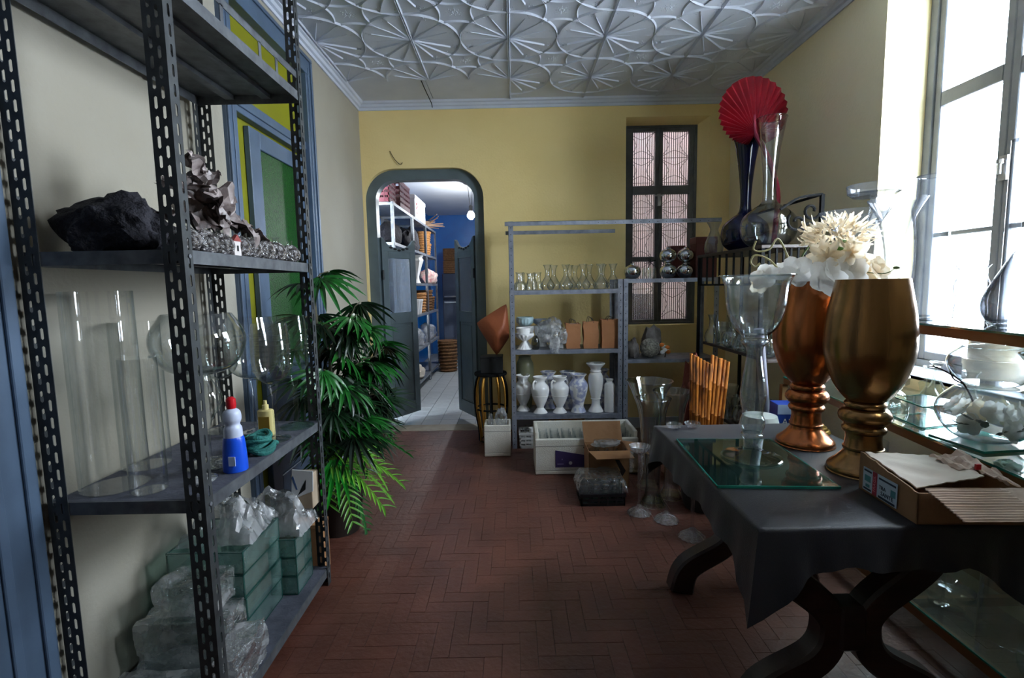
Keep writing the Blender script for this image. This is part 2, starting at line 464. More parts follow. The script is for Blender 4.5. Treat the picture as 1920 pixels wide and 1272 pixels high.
w3 = struct(thing('added_light_window', None, None, (2.44, 0, 0)))      # high window added out of the frame to bring in more light
MB().bx(0, .07, .7, .74, 2.2, 3.24).bx(0, .07, 1.16, 1.2, 2.2, 3.24).bx(0, .07, .74, 1.16, 2.2, 2.24).bx(0, .07, .74, 1.16, 3.2, 3.24).build('window_frame', frame_m, w3)
MB().bx(.028, .033, .74, 1.16, 2.24, 3.2).build('pane', pane_clear, w3, smooth=None)
ribbed = bpy.data.materials.new('ribbed_window_glass'); ribbed.use_nodes = True
N = ribbed.node_tree.nodes; L = ribbed.node_tree.links; N.remove(N['Principled BSDF'])
tc = N.new('ShaderNodeTexCoord'); sp = N.new('ShaderNodeSeparateXYZ'); L.new(tc.outputs['Object'], sp.inputs[0])
mm = N.new('ShaderNodeMath'); mm.operation = 'MULTIPLY'; mm.inputs[1].default_value = 2 * pi / .022; L.new(sp.outputs['X'], mm.inputs[0])
sn = N.new('ShaderNodeMath'); sn.operation = 'SINE'; L.new(mm.outputs[0], sn.inputs[0])
mr = N.new('ShaderNodeMapRange'); mr.inputs['From Min'].default_value = -1; mr.inputs['To Min'].default_value = .35; mr.inputs['To Max'].default_value = 1.0
L.new(sn.outputs[0], mr.inputs['Value'])
rgb = N.new('ShaderNodeCombineColor')
for k in ('Red', 'Green', 'Blue'): L.new(mr.outputs['Result'], rgb.inputs[k])
tr = N.new('ShaderNodeBsdfTransparent'); L.new(rgb.outputs[0], tr.inputs['Color'])
tl = N.new('ShaderNodeBsdfTranslucent'); L.new(rgb.outputs[0], tl.inputs['Color'])
m1 = N.new('ShaderNodeMixShader'); m1.inputs['Fac'].default_value = .14
L.new(tr.outputs[0], m1.inputs[1]); L.new(tl.outputs[0], m1.inputs[2])
gg = N.new('ShaderNodeBsdfGlossy'); gg.inputs['Roughness'].default_value = .2
m2 = N.new('ShaderNodeMixShader'); m2.inputs['Fac'].default_value = .05
L.new(m1.outputs[0], m2.inputs[1]); L.new(gg.outputs[0], m2.inputs[2]); L.new(m2.outputs[0], N['Material Output'].inputs['Surface'])

dark_frame = mat('dark_window_paint', S(86, 88, 90), .5, col2=S(70, 72, 74), scale=9, bump=.08)
wb = struct(thing('window_2', None, None, (0, 5.28, 0)))
f = MB()
xa, xb, za, zb_ = 1.15, 1.90, 1.08, 3.10
f.bx(xa, xa + .03, 0, .06, za, zb_).bx(xb - .03, xb, 0, .06, za, zb_).bx(xa + .03, xb - .03, 0, .06, zb_ - .02, zb_).bx(xa + .03, xb - .03, 0, .06, za, za + .025)
f.build('window_frame', dark_frame, wb, bevel=.003)
cols = ((xa + .03, 1.515), (1.517, xb - .03))
rows = ((1.13, 1.735), (1.785, 2.42), (2.505, 3.045))
for ci, (a, b) in enumerate(cols):
    c = MB(); t0, t1 = (.072, .036) if ci == 0 else (.036, .045)
    c.bx(a, a + t0, .01, .05, za + .025, zb_ - .02).bx(b - t1, b, .01, .05, za + .025, zb_ - .02)
    for p, q in ((za + .025, 1.13), (2.42, 2.505), (3.045, zb_ - .02)): c.bx(a + t0, b - t1, .01, .05, p, q)
    c.bx(a + t0, b - t1, .012, .045, 1.735, 1.785)
    s = c.build('casement', dark_frame, wb, bevel=.003)
    for p, q in rows: MB().bx(a + t0, b - t1, .028, .033, p, q).build('pane', ribbed, s, smooth=None)
MB().bx(1.50, 1.53, -.012, .01, 2.30, 2.42).bx(1.47, 1.56, -.02, -.008, 2.395, 2.41).build('latch', MATS['old_steel'], wb)
# iron grille outside the back window, star motif per pane
gr = thing('window_grille', 'thin wrought iron star pattern grille outside the ribbed back window', 'grille', (0, 5.375, 0))
iron = mat('black_iron', S(17, 17, 18), .75, spec=.12)
def star(x0, x1, z0_, z1_):
    mb = MB(); cx, cz = (x0 + x1) / 2, (z0_ + z1_) / 2; hx, hz = (x1 - x0) / 2, (z1_ - z0_) / 2
    P = lambda u, v: (cx + u * hx, 0, cz + v * hz)
    for seq in ([(-1, -1), (-.35, -.55), (0, -.42), (.35, -.55), (1, -1)], [(-1, 1), (-.35, .55), (0, .42), (.35, .55), (1, 1)],
                [(-1, -1), (-.5, -.35), (-.38, 0), (-.5, .35), (-1, 1)], [(1, -1), (.5, -.35), (.38, 0), (.5, .35), (1, 1)]):
        mb.tube([P(*p) for p in seq], .0035, 5)
    mb.bar(P(-1, 1), P(1, 1), .006, .006)
    return mb
for a, b in ((1.22, 1.49), (1.545, 1.85)):
    zs = [1.12, 1.45, 1.76, 2.06, 2.30, 2.55, 2.80, 3.06]
    for p, q in zip(zs, zs[1:]): star(a, b, p, q).build('grille_star', iron, gr)
MB().bx(1.17, 1.19, -.01, .01, 1.1, 3.09).bx(1.86, 1.88, -.01, .01, 1.1, 3.09).bx(1.17, 1.88, -.008, .008, 1.1, 1.115).bx(1.17, 1.88, -.008, .008, 3.06, 3.075).build('grille_bar', iron, gr)

# light well outside the back window and yard outside the right window
pink = mat('pink_render', S(232, 212, 202), .9, col2=S(206, 200, 206), scale=.9, bump=.1, contrast=.9)
LW = 7.0
W = MB().bx(.86, 3.0, 7.35, 7.55, 0, LW).bx(.70, .86, 5.41, 7.55, 0, LW).bx(2.9, 3.1, 5.41, 7.35, 0, LW).bx(2.53, 3.1, 5.21, 5.41, 0, LW).bx(.70, 2.53, 5.17, 5.41, ZC + .13, LW)
struct(W.build('wall_courtyard', pink))
struct(MB().bx(.70, 3.1, 6.55, 7.55, LW, LW + .1).build('added_shade_roof', white_pl))  # unseen cover added over the light well to dim its sky light
struct(MB().bx(.86, 3.0, 5.4, 7.4, -.14, 0).build('floor', mat('grey_screed', S(150, 146, 140), .9), smooth=None))
gd = thing('steel_door', 'dark blue ribbed steel door across the courtyard behind the back window', 'door', (1.72, 7.326, 0))
MB().bx(-.42, .32, -.03, .022, 0, 1.36).build('door_panel', mat('navy_steel', S(28, 40, 66), .45, .2), gd)
q = MB()
for k in range(14): q.bx(-.40 + k * .052, -.385 + k * .052, -.045, -.03, .05, 1.32)
q.build('rib', MATS['navy_steel'], gd)
struct(MB().bx(2.53, 14, -8, 14, -.3, -.15).build('ground', mat('pale_yard', S(196, 196, 194), .9)))

# ------------------------------------------------------------------ doorway into the store room
fr = struct(thing('door_1', None, None, (0, 5.25, 0)))
def arch_frame(x0, x1, top, r, w_, y0, y1):
    """rounded-head door lining as one band"""
    def path(x0, x1, top, r):
        p = [(x0, 0)] + [(x0 + r - r * cos(a), top - r + r * sin(a)) for a in [pi / 2 * k / 8 for k in range(9)]]
        p += [(x1 - r + r * sin(a), top - r + r * cos(a)) for a in [pi / 2 * k / 8 for k in range(9)]] + [(x1, 0)]
        return p
    A = path(x0, x1, top, r); B = path(x0 + w_, x1 - w_, top - w_, max(r - w_, .1)); n = len(A)
    vs = [(x, y, z) for y in (y0, y1) for P in (A, B) for x, z in P]; fs = []
    for i in range(n - 1):
        fs += [(i, i + 1, n + i + 1, n + i), (2 * n + i, 3 * n + i, 3 * n + i + 1, 2 * n + i + 1),
               (i, 2 * n + i, 2 * n + i + 1, i + 1), (n + i, n + i + 1, 3 * n + i + 1, 3 * n + i)]
    fs += [(0, n, 3 * n, 2 * n), (n - 1, 3 * n - 1, 4 * n - 1, 2 * n - 1)]
    return MB().add(vs, fs)
arch_frame(-1.486, -.282, 2.70, .30, .10, -.02, .10).build('door_frame', grey_wood, fr, smooth=.5)
struct(MB().bx(-1.485, -.283, 5.17, 5.41, -.05, .002).build('trim_4', mat('stone_sill', S(170, 160, 142), .6, col2=S(140, 128, 110), scale=6, bump=.1)))
reed = glass('reeded_door_glass', (.62, .66, .72), (.5, .55, .6), haze=.25, hazecol=(.6, .65, .7), rough=.2)
hinge_m = mat('dark_hinge', S(40, 42, 44), .5, .6)
def saloon_leaf(loc, ang, flip):
    t = thing('door_leaf', None, None, loc, ang); t.parent = fr
    L_ = .50; s = -1 if flip else 1
    m_ = MB()
    def bx(a, b, y0, y1, z0, z1):
        a, b = sorted((s * a, s * b)); m_.bx(a, b, y0, y1, z0, z1)
    z0, z1 = .09, 1.90
    bx(0, .085, -.018, .018, z0, z1); bx(L_ - .085, L_, -.018, .018, z0, z1)
    bx(.085, L_ - .085, -.018, .018, z0, z0 + .14); bx(.085, L_ - .085, -.018, .018, 1.12, 1.24); bx(.085, L_ - .085, -.018, .018, 1.83, 1.90)
    bx(.085, L_ - .085, -.006, .006, z0 + .14, 1.12); bx(.115, L_ - .115, -.012, .012, z0 + .17, 1.09)
    return t, m_, bx, L_, s
def finish_leaf(loc, ang, flip):
    t, m_, bx, L_, s = saloon_leaf(loc, ang, flip)
    # scrolled, fret-cut top rail
    top = [(0, 1.90), (0, 2.04), (.03, 2.03), (.07, 1.985), (.13, 1.95), (.25, 1.935), (.37, 1.95), (.43, 1.985), (.47, 2.03), (.5, 2.04), (.5, 1.90)]
    body = MB().prism([(s * x, z) for x, z in top], -.016, .016, 'y')
    m_.v; m_.add(body.v, body.f)
    o_ = m_.build('leaf_frame', grey_wood, fr, (t.location), 0, bevel=.003)
    bpy.data.objects.remove(t); o_.rotation_euler = (0, 0, ang)
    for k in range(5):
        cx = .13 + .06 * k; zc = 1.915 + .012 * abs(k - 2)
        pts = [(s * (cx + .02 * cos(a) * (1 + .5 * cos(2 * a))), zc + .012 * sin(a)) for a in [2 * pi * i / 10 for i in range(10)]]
        MB().prism(pts, -.0175, .0175, 'y').build('fretwork', mat('fret_shade_and_print_black', S(20, 21, 22), .9), o_)  # dark plates paint the shade of the cut-outs; print marks share this black
    a, b = sorted((s * .085, s * (L_ - .085)))
    MB().bx(a, b, -.003, .003, 1.24, 1.83).build('pane', reed, o_, smooth=None)
    rb = MB(); n = 15
    for k in range(n):
        x = a + (k + .5) * (b - a) / n
        rb.tube([(x, -.004, 1.245), (x, -.004, 1.825)], .007, 6)
    g = rb.build('pane_rib', reed, o_); 
    for z in (.35, 1.65): MB().lathe([(0, -.05), (.012, -.05), (.012, .05), (0, .05)], 8, (0, -.02, z)).build('hinge', hinge_m, o_)
    return o_
finish_leaf((-1.378, .06, 0), radians(58), False)
finish_leaf((-.392, .06, 0), radians(-60), True)

# ------------------------------------------------------------------ tall blue door in the left wall
d2 = struct(thing('door_2', None, None, (XL, 0, 0)))
a, b, tp = D2
f = MB()
f.bx(-.25, .022, a - .10, a + .004, 0, tp - .004).bx(-.25, .022, b - .004, b + .10, 0, tp - .004).bx(-.25, .022, a - .10, b + .10, tp - .004, tp + .12)
f.bx(.022, .034, a - .10, a - .075, 0, tp + .095).bx(.022, .034, b + .075, b + .10, 0, tp + .095).bx(.022, .034, a - .1, b + .1, tp + .095, tp + .12)
f.bx(.022, .028, a - .045, a - .03, 0, tp + .045).bx(.022, .028, b + .03, b + .045, 0, tp + .045)
f.bx(-.064, -.012, a + .004, b - .004, 2.50, 2.535).bx(-.064, -.004, a + .004, b - .004, 2.535, 2.59)
f.build('door_frame', blue_wood, d2, bevel=.003)
olive = mat('olive_yellow_paint', S(130, 130, 6), .6, col2=S(114, 114, 4), scale=2)
MB().bx(-.12, -.068, a + .004, b - .004, 0, tp - .004).build('door_backing', olive, d2, smooth=None)
gg_ = mat('green_rippled_glass', S(14, 84, 10), .35, col2=S(5, 50, 5), scale=60, bump=.5, bscale=160, spec=.3)
lf = MB(); la, lb = a + .225, b - .012
lf.bx(-.066, -.03, la, la + .125, .02, 2.47).bx(-.066, -.03, lb - .10, lb, .02, 2.47)
for p, q in ((2.365, 2.47), (.02, .30), (.95, 1.08)): lf.bx(-.066, -.03, la + .125, lb - .10, p, q)
lo = lf.build('door_leaf', blue_wood, d2, bevel=.004)
MB().bx(-.056, -.046, la + .125, lb - .10, 1.08, 2.365).build('pane', gg_, lo, smooth=None)
MB().bx(-.06, -.044, la + .125, lb - .10, .30, .95).build('panel', blue_wood, lo, bevel=.004)
# near doorway, only its right jamb shows
d3 = struct(thing('door_3', None, None, (XL, 0, 0)))
a, b, tp = D1
f = MB().bx(-.25, .02, b - .03, b + .155, 0, tp + .15).bx(-.25, .02, a - .13, a + .03, 0, tp + .15).bx(-.25, .02, a + .03, b - .03, tp - .02, tp + .15)
f.bx(.02, .032, b + .115, b + .154, 0, tp + .15).bx(.02, .03, b + .02, b + .05, 0, tp + .05)
f.build('door_frame', blue_wood, d3, bevel=.003)
MB().bx(-.24, -.20, a, b, 0, tp).build('door_leaf', mat('dark_opening', S(34, 38, 46), .5), d3)  # dark sheet stands in for the unlit opening of the doorway

# ------------------------------------------------------------------ store room beyond the doorway
KX0, KX1, KY0, KY1, KZ = -1.87, .70, 5.41, 11.45, 3.12
blue_p = mat('blue_gloss_paint', S(10, 112, 190), .3, col2=S(8, 96, 170), scale=3)
white_p = mat('white_ceiling_paint', S(205, 208, 214), .8, col2=S(190, 195, 204), scale=2)
struct(MB().bx(KX0 - .2, KX0, KY0, KY1, 0, KZ).build('wall_store_left', blue_p))
struct(MB().bx(KX1 - .08, KX1, KY0, KY1, 0, KZ).build('wall_store_right', white_p))
wf_ = struct(MB().bx(KX0 - .2, KX1 + .08, KY1, KY1 + .2, 0, KZ).build('wall_store_far', blue_p))
struct(MB().bx(KX0 - .2, KX1 + .08, KY0, KY1 + .2, KZ, KZ + .1).build('ceiling', white_p))
kf = struct(MB().bx(KX0 - .2, KX1 + .08, KY0, KY1 + .2, -.14, -.006).build('floor', mat('tile_grout', S(120, 122, 124), .9), smooth=None))
tile_m = mat('white_floor_tile', S(166, 170, 172), .38, col2=S(146, 150, 152), scale=7, island=.06)
TL = .20
tm = MB().bx(.003, TL - .003, .003, TL - .003, -.006, 0).mesh('floor_tile', tile_m, None, bevel=.002)
kr = MB(); nt_ = 0
for i in range(-9, 4):
    for j in range(30):
        x, y = i * TL - .05, KY0 + .005 + j * TL
        if -1.46 < x < -.25 and y < 10.7: inst('floor_tile', tm, kf, (x, y, random.uniform(-.001, 0)))
        else: kr.bx(x + .003, x + TL - .003, y + .003, y + TL - .003, -.006, 0)
o = kr.build('floor_tiles', tile_m, kf, smooth=None); o['kind'] = 'stuff'
wt = MB().bx(.003, .242, -.012, 0, .003, .242).mesh('wall_tile', blue_p, None, bevel=.004)
for i in range(5):
    for j in range(10): inst('wall_tile', wt, wf_, (-1.2 + i * .245, KY1, .02 + j * .245))

# hanging bulb (the lamp that lights the store room)
lb = thing('pendant_bulb', 'bare white glowing bulb hanging on two wires from the store room ceiling', 'light bulb', (-.64, 8.0, KZ))
MB().lathe([(0, -.02), (.09, -.02), (.11, -.008), (.11, 0), (0, 0)], 20).build('ceiling_rose', mat('bakelite', S(50, 48, 46), .4), lb)
for dx in (-.035, .03): MB().tube([(dx, 0, -.02), (dx * .8, 0, -.2), (dx * .2, 0, -.36)], .004, 5).build('wire', MATS['bakelite'], lb)
MB().lathe([(0, -.43), (.028, -.43), (.03, -.36), (.02, -.34), (0, -.34)], 12).build('lamp_holder', MATS['bakelite'], lb)
em = bpy.data.materials.new('glowing_bulb_glass'); em.use_nodes = True
e_ = em.node_tree.nodes.new('ShaderNodeEmission'); e_.inputs['Color'].default_value = (.93, .97, 1, 1); e_.inputs['Strength'].default_value = 60
em.node_tree.links.new(e_.outputs[0], em.node_tree.nodes['Material Output'].inputs['Surface'])
MB().lathe([(0, -.56), (.03, -.555), (.055, -.525), (.06, -.50), (.05, -.465), (.03, -.435), (0, -.43)], 16).build('bulb', em, lb)
pl_ = bpy.data.lights.new('bulb_light', 'POINT'); pl_.energy = 72; pl_.color = (.93, .97, 1); pl_.shadow_soft_size = .06
po = bpy.data.objects.new('bulb_light', pl_); COL.objects.link(po); po.location = (-.64, 8.0, KZ - .64)

steel = mat('galvanised_steel', S(150, 154, 160), .42, .55, col2=S(120, 124, 130), scale=14, bump=.04)
def rack(name, label, cat, loc, rz, w_, d_, h_, levels, m_, post=.035, lip=.035, group=None, holes=True, h2=None):
    """steel rack: origin at its front left foot, x along the front, y towards the back"""
    t = thing(name, label, cat, loc, rz, group)
    hm = mat('punched_hole', S(22, 22, 24), .9)
    H_ = h_
    for sx, x in ((1, 0), (-1, w_)):
        h_ = H_ if sx > 0 or h2 is None else h2
        for sy, y in ((1, 0), (-1, d_)):
            p = MB(); a, b = sorted((x, x + sx * post)); c, d = sorted((y, y + sy * post)); e, f = sorted((y, y + sy * .003)); g, i = sorted((x, x + sx * .003))
            p.bx(a, b, e, f, 0, h_); p.bx(g, i, c, d, 0, h_)
            po_ = p.build('post', m_, t, smooth=None)
            if holes and sy > 0:
                q = MB(); n = int(h_ / .06)
                for k in range(n): q.prism([(x + sx * post * .5 + .0045 * cos(u), .04 + k * .06 + .0045 * sin(u)) for u in [pi / 4 * v for v in range(8)]], y - .0006, y + .0036, 'y')
                q.build('bolt_holes', hm, po_, smooth=None)['kind'] = 'stuff'
    for z in levels:
        s = MB().bx(.003, w_ - .003, .003, d_ - .003, z - .004, z)
        s.bx(.003, w_ - .003, -.002, .002, z - lip, z).bx(.003, w_ - .003, d_ - .002, d_ + .002, z - lip, z)
        s.bx(-.002, .002, .003, d_ - .003, z - lip, z).bx(w_ - .002, w_ + .002, .003, d_ - .003, z - lip, z)
        s.build('shelf_board', m_, t, smooth=None)
    return t
rk = {}
for k, y in enumerate((5.98, 7.16, 8.2)):
    wd = (1.16, 1.02, 1.03)[k]
    rack('store_rack', ['grey steel store rack nearest the doorway, hidden low by the left swing door', 'middle grey steel store rack on the left of the tiled aisle', 'farthest grey steel store rack before the dark fridge'][k], 'shelving',
         (-1.385, y, 0), pi / 2, wd, .44, 2.52, (.14, .62, 1.12, 1.58, 2.05, 2.515), steel, group=None)
wick = mat('brown_wicker', S(122, 84, 46), .8, col2=S(78, 50, 26), scale=30, bump=.6, bscale=90)
wick2 = mat('tan_wicker', S(186, 132, 74), .75, col2=S(150, 100, 52), scale=30, bump=.5, bscale=90)
def basket(name, label, loc, r, h, m_, group=None, rt=None, bands=7):
    t = thing(name, label, 'basket', loc, 0, group); rt = rt or r * .85
    vessel([(0, 0), (rt, 0), (r, h)], .012, .012, 18).build('body', m_, t)
    q = MB()
    for k in range(bands):
        z = h * (k + .5) / bands; rr = rt + (r - rt) * z / h
        q.tube([(rr * cos(a), rr * sin(a), z) for a in [2 * pi * i / 16 for i in range(16)]], h / bands * .32, 5, closed=True)
    q.build('woven_band', m_, t)['kind'] = 'stuff'; MB().tube([(r * cos(a), r * sin(a), h) for a in [2 * pi * i / 16 for i in range(16)]], .014, 6, closed=True).build('rim', m_, t)
    return t
def box_basket(name, label, loc, w_, d_, h_, m_):
    t = thing(name, label, 'basket', loc)
    MB().bx(-w_/2, w_/2, -d_/2, d_/2, 0, h_).build('body', m_, t, bevel=.015)
    q = MB(); n = 7
    for k in range(n):
        z = h_ * (k + .5) / n; g = h_ / n * .3
        q.bx(-w_/2 - .01, w_/2 + .01, -d_/2 - .01, d_/2 + .01, z - g, z + g)
    q.build('woven_band', m_, t, bevel=.008)['kind'] = 'stuff'
    return t
burg = mat('burgundy_plastic', S(104, 22, 42), .4)
def crate(name, label, loc, w_, d_, h_, m_, rz=0, slats=5, cat='crate'):
    """open plastic crate with slotted sides"""
    t = thing(name, label, cat, loc, rz)
    b = MB().bx(-w_/2, w_/2, -d_/2, d_/2, 0, .012)
    for sx in (-1, 1):
        for sy in (-1, 1): b.bx(sx * w_/2 - .012 * (sx > 0), sx * w_/2 + .012 * (sx < 0), sy * d_/2 - .012 * (sy > 0), sy * d_/2 + .012 * (sy < 0), 0, h_)
    b.build('body', m_, t, smooth=None)
    s = MB()
    for k in range(slats):
        z = h_ * (k + .5) / slats; g = h_ / slats * .28
        s.bx(-w_/2, w_/2, -d_/2, -d_/2 + .008, z - g, z + g).bx(-w_/2, w_/2, d_/2 - .008, d_/2, z - g, z + g)
        s.bx(-w_/2, -w_/2 + .008, -d_/2, d_/2, z - g, z + g).bx(w_/2 - .008, w_/2, -d_/2, d_/2, z - g, z + g)
    s.build('slat_side', m_, t, smooth=None)['kind'] = 'stuff'
    n = max(3, int(w_ / .06)); v = MB()
    for k in range(1, n):
        x = -w_/2 + w_ * k / n; v.bx(x - .006, x + .006, -d_/2 - .002, -d_/2 + .006, 0, h_); v.bx(x - .006, x + .006, d_/2 - .006, d_/2 + .002, 0, h_)
    n2 = max(3, int(d_ / .06))
    for k in range(1, n2):
        y = -d_/2 + d_ * k / n2; v.bx(-w_/2 - .002, -w_/2 + .006, y - .006, y + .006, 0, h_); v.bx(w_/2 - .006, w_/2 + .002, y - .006, y + .006, 0, h_)
    v.build('upright_bar', m_, t, smooth=None)['kind'] = 'stuff'
    MB().bx(-w_/2 - .006, w_/2 + .006, -d_/2 - .006, -d_/2 + .01, h_ - .02, h_).bx(-w_/2 - .006, w_/2 + .006, d_/2 - .01, d_/2 + .006, h_ - .02, h_).bx(-w_/2 - .006, -w_/2 + .01, -d_/2, d_/2, h_ - .02, h_).bx(w_/2 - .01, w_/2 + .006, -d_/2, d_/2, h_ - .02, h_).build('rim', m_, t, smooth=None)
    return t
crate('plastic_crate', 'burgundy slotted plastic crate high on top of the nearest store rack', (-1.58, 6.65, 2.516), .40, .60, .33, burg)
crate('plastic_crate', 'burgundy slotted crate further left on the nearest store rack top', (-1.60, 6.14, 2.516), .36, .36, .30, burg)
wb_ = thing('storage_box', 'white box with small red print on top of the middle store rack', 'box', (-1.56, 7.72, 2.516))
MB().bx(-.18, .18, -.42, .42, 0, .32).build('body', mat('white_card', S(225, 226, 228), .6), wb_, bevel=.008)
MB().bx(-.185, .188, -.425, .425, .26, .325).build('lid', MATS['white_card'], wb_, bevel=.008)
lg = MB()
for k in range(5):
    a = k * 2 * pi / 5; lg.ball((.1815, -.28 + .045 * cos(a), .17 + .045 * sin(a)), .022, 1, (.06, 1, 1))
lg.bx(.180, .1822, -.31, -.24, .07, .085); lg.build('red_print', mat('red_print', S(150, 30, 44), .6), wb_)
twig = mat('dry_twig', S(150, 122, 98), .8)
tb = thing('branch_bundle', 'bundle of dry pale branches laid on top of the farthest store rack', 'branches', (-1.5, 8.75, 2.53))
for k in range(9):
    a = random.uniform(-.35, .35); MB().tube([(random.uniform(-.12, 0), -.45 + .06 * k, .0 + .016 * k), (random.uniform(-.02, .1), .05 + .04 * k, .03 + .016 * k), (.12 + .16 * random.random(), .55 - .07 * k, .05 + .022 * k)], [.014, .012, .006], 6).build('branch', twig, tb)
def lump(name, label, cat, loc, size, m_, seed=0, amp=.25, sub=3, rz=0, group=None):
    """crumpled heap resting on its base"""
    bm = bmesh.new(); bmesh.ops.create_icosphere(bm, subdivisions=sub, radius=1)
    bm.verts.index_update(); mb = MB().add([tuple(v.co) for v in bm.verts], [tuple(v.index for v in f.verts) for f in bm.faces]); bm.free()
    mb.warp(lambda v: v * (1 + amp * noise.fractal(v * 1.6 + Vector((seed, seed, 0)), .6, 2.3, 4) + amp * .35 * abs(noise.noise(v * 5 + Vector((seed, 0, 3))))))
    mb.warp(lambda v: Vector((v.x, v.y, max(v.z, -.62))))
    lo = [min(v[i] for v in mb.v) for i in range(3)]; hi = [max(v[i] for v in mb.v) for i in range(3)]
    mb.warp(lambda v: Vector(((v.x - (lo[0] + hi[0]) / 2) / (hi[0] - lo[0]) * size[0], (v.y - (lo[1] + hi[1]) / 2) / (hi[1] - lo[1]) * size[1], (v.z - lo[2]) / (hi[2] - lo[2]) * size[2])))
    o = mb.build(name, m_, None, loc, rz, smooth=.9)
    return tag(o, label, cat, group)
plast = glass('crinkled_clear_plastic', (.93, .94, .95), (.6, .64, .66), haze=.34, hazecol=(.88, .89, .91), rough=.12, bump=.9, bscale=24, refl=1.8, hazevar=9)
dark_bag = mat('dark_sacking', S(46, 44, 52), .85, col2=S(30, 29, 36), scale=30, bump=1.0, bscale=45)
lump('black_bag', 'black bulky bag stuffed in the upper tier of the nearest store rack', 'bag', (-1.62, 6.7, 2.051), (.34, .6, .33), dark_bag, 1)
lump('black_bag', 'black bag hanging out of the middle store rack below the white box', 'bag', (-1.58, 7.66, 2.051), (.34, .7, .38), dark_bag, 2)
lump('black_bag', 'black bag on the waist tier of the nearest store rack', 'bag', (-1.6, 6.6, 1.581), (.34, .6, .36), dark_bag, 3)
white_cer = mat('white_ceramic', S(244, 243, 242), .25, spec=.6)
for k in range(2): basket('planter', ['tan wicker planter standing on the upper tier of the farthest rack', 'tan wicker planter stacked upon another on the farthest rack'][k], (-1.52, 8.66, 2.051 + .2015 * k), .13, .19, wick2, 'tan wicker planters', rt=.11, bands=5)
sv = thing('urn', 'tall white scalloped urn on the chest tier of the middle rack', 'vase', (-1.50, 7.72, 1.581))
vessel([(0, 0.001), (.09, 0.001), (.07, .04), (.06, .1), (.10, .25), (.13, .34), (.11, .38), (.14, .42)], .01, .02, 24, flute=8, depth=.08, frange=(.05, .41)).build('body', white_cer, sv)
pinkf = mat('pink_floral_fabric', S(206, 150, 150), .8, col2=S(228, 206, 196), scale=22, contrast=.2)
lump('wrapped_flowers', 'pale pink wrapped bundle on the chest tier of the farthest rack', 'bundle', (-1.47, 8.70, 1.581), (.34, .5, .26), pinkf, 6)
for k, (y, h, r) in enumerate(((8.0, .30, .16), (8.62, .34, .16), (9.0, .22, .14))):
    basket('wicker_basket', ['round tan wicker basket on the waist tier of the middle rack', 'tall brown wicker basket on the waist tier of the farthest rack', 'low brown wicker basket at the far end of the waist tier'][k], (-1.55, y, 1.121), r, h, (wick2, wick, wick)[k])
for k, y in enumerate((7.40, 7.62)):
    p = thing('flower_pot', ['white flower pot nearest the door on the waist tier of the middle rack', 'second white flower pot behind the nearest on the waist tier'][k], 'pot', (-1.46, y, 1.121), 0, 'white pots in the store room')
    vessel([(0, 0), (.06, 0), (.085, .19), (.092, .19), (.092, .22)], .006, .01, 20).build('body', white_cer, p)
lump('plastic_bag', 'white plastic bag on the knee tier of the middle rack', 'bag', (-1.52, 7.75, .621), (.3, .4, .28), plast, 8)
lump('plastic_bag', 'crinkled clear bag on the knee tier of the farthest rack', 'bag', (-1.49, 8.62, .621), (.32, .36, .30), plast, 9)
basket('wicker_hamper', 'tall brown wicker hamper on the floor before the farthest rack', (-1.2, 9.0, .001), .17, .55, wick, bands=9)
lump('cloth_bundle', 'pale folded cloth lying on the low tier of the middle rack', 'cloth', (-1.55, 7.6, .141), (.36, .5, .22), mat('pale_cloth', S(200, 190, 176), .9), 11)
fd = thing('fridge', 'tall dark steel fridge with top freezer at the end of the aisle', 'fridge', (-1.13, 10.95, .001))
fm = mat('dark_steel', S(66, 74, 92), .32, .6, col2=S(52, 60, 78), scale=2)
MB().bx(-.36, .36, -.29, .33, .03, 1.80).build('body', fm, fd, bevel=.012)
for z0_, z1_ in ((.06, 1.25), (1.27, 1.80)):
    d_ = MB().bx(-.36, .36, -.34, -.292, z0_, z1_).build('door', fm, fd, bevel=.012)
    zz = z1_ - .05 if z0_ < 1 else z0_ + .05
    MB().bar((-.32, -.358, zz), (.10, -.358, zz), .03, .028).build('handle', mat('bright_steel', S(190, 195, 202), .25, .9), d_)
for k in range(2): MB().bx(-.33 + .56 * k, -.23 + .56 * k, -.25, -.15, 0, .03).build('foot', MATS['bakelite'], fd)
box_basket('wicker_chest', 'brown wicker chest standing on the fridge, lower of the two', (-1.215, 10.9, 1.802), .5, .46, .27, wick)
box_basket('wicker_chest', 'brown wicker chest standing on another chest above the fridge', (-1.215, 10.92, 2.074), .5, .44, .26, wick)

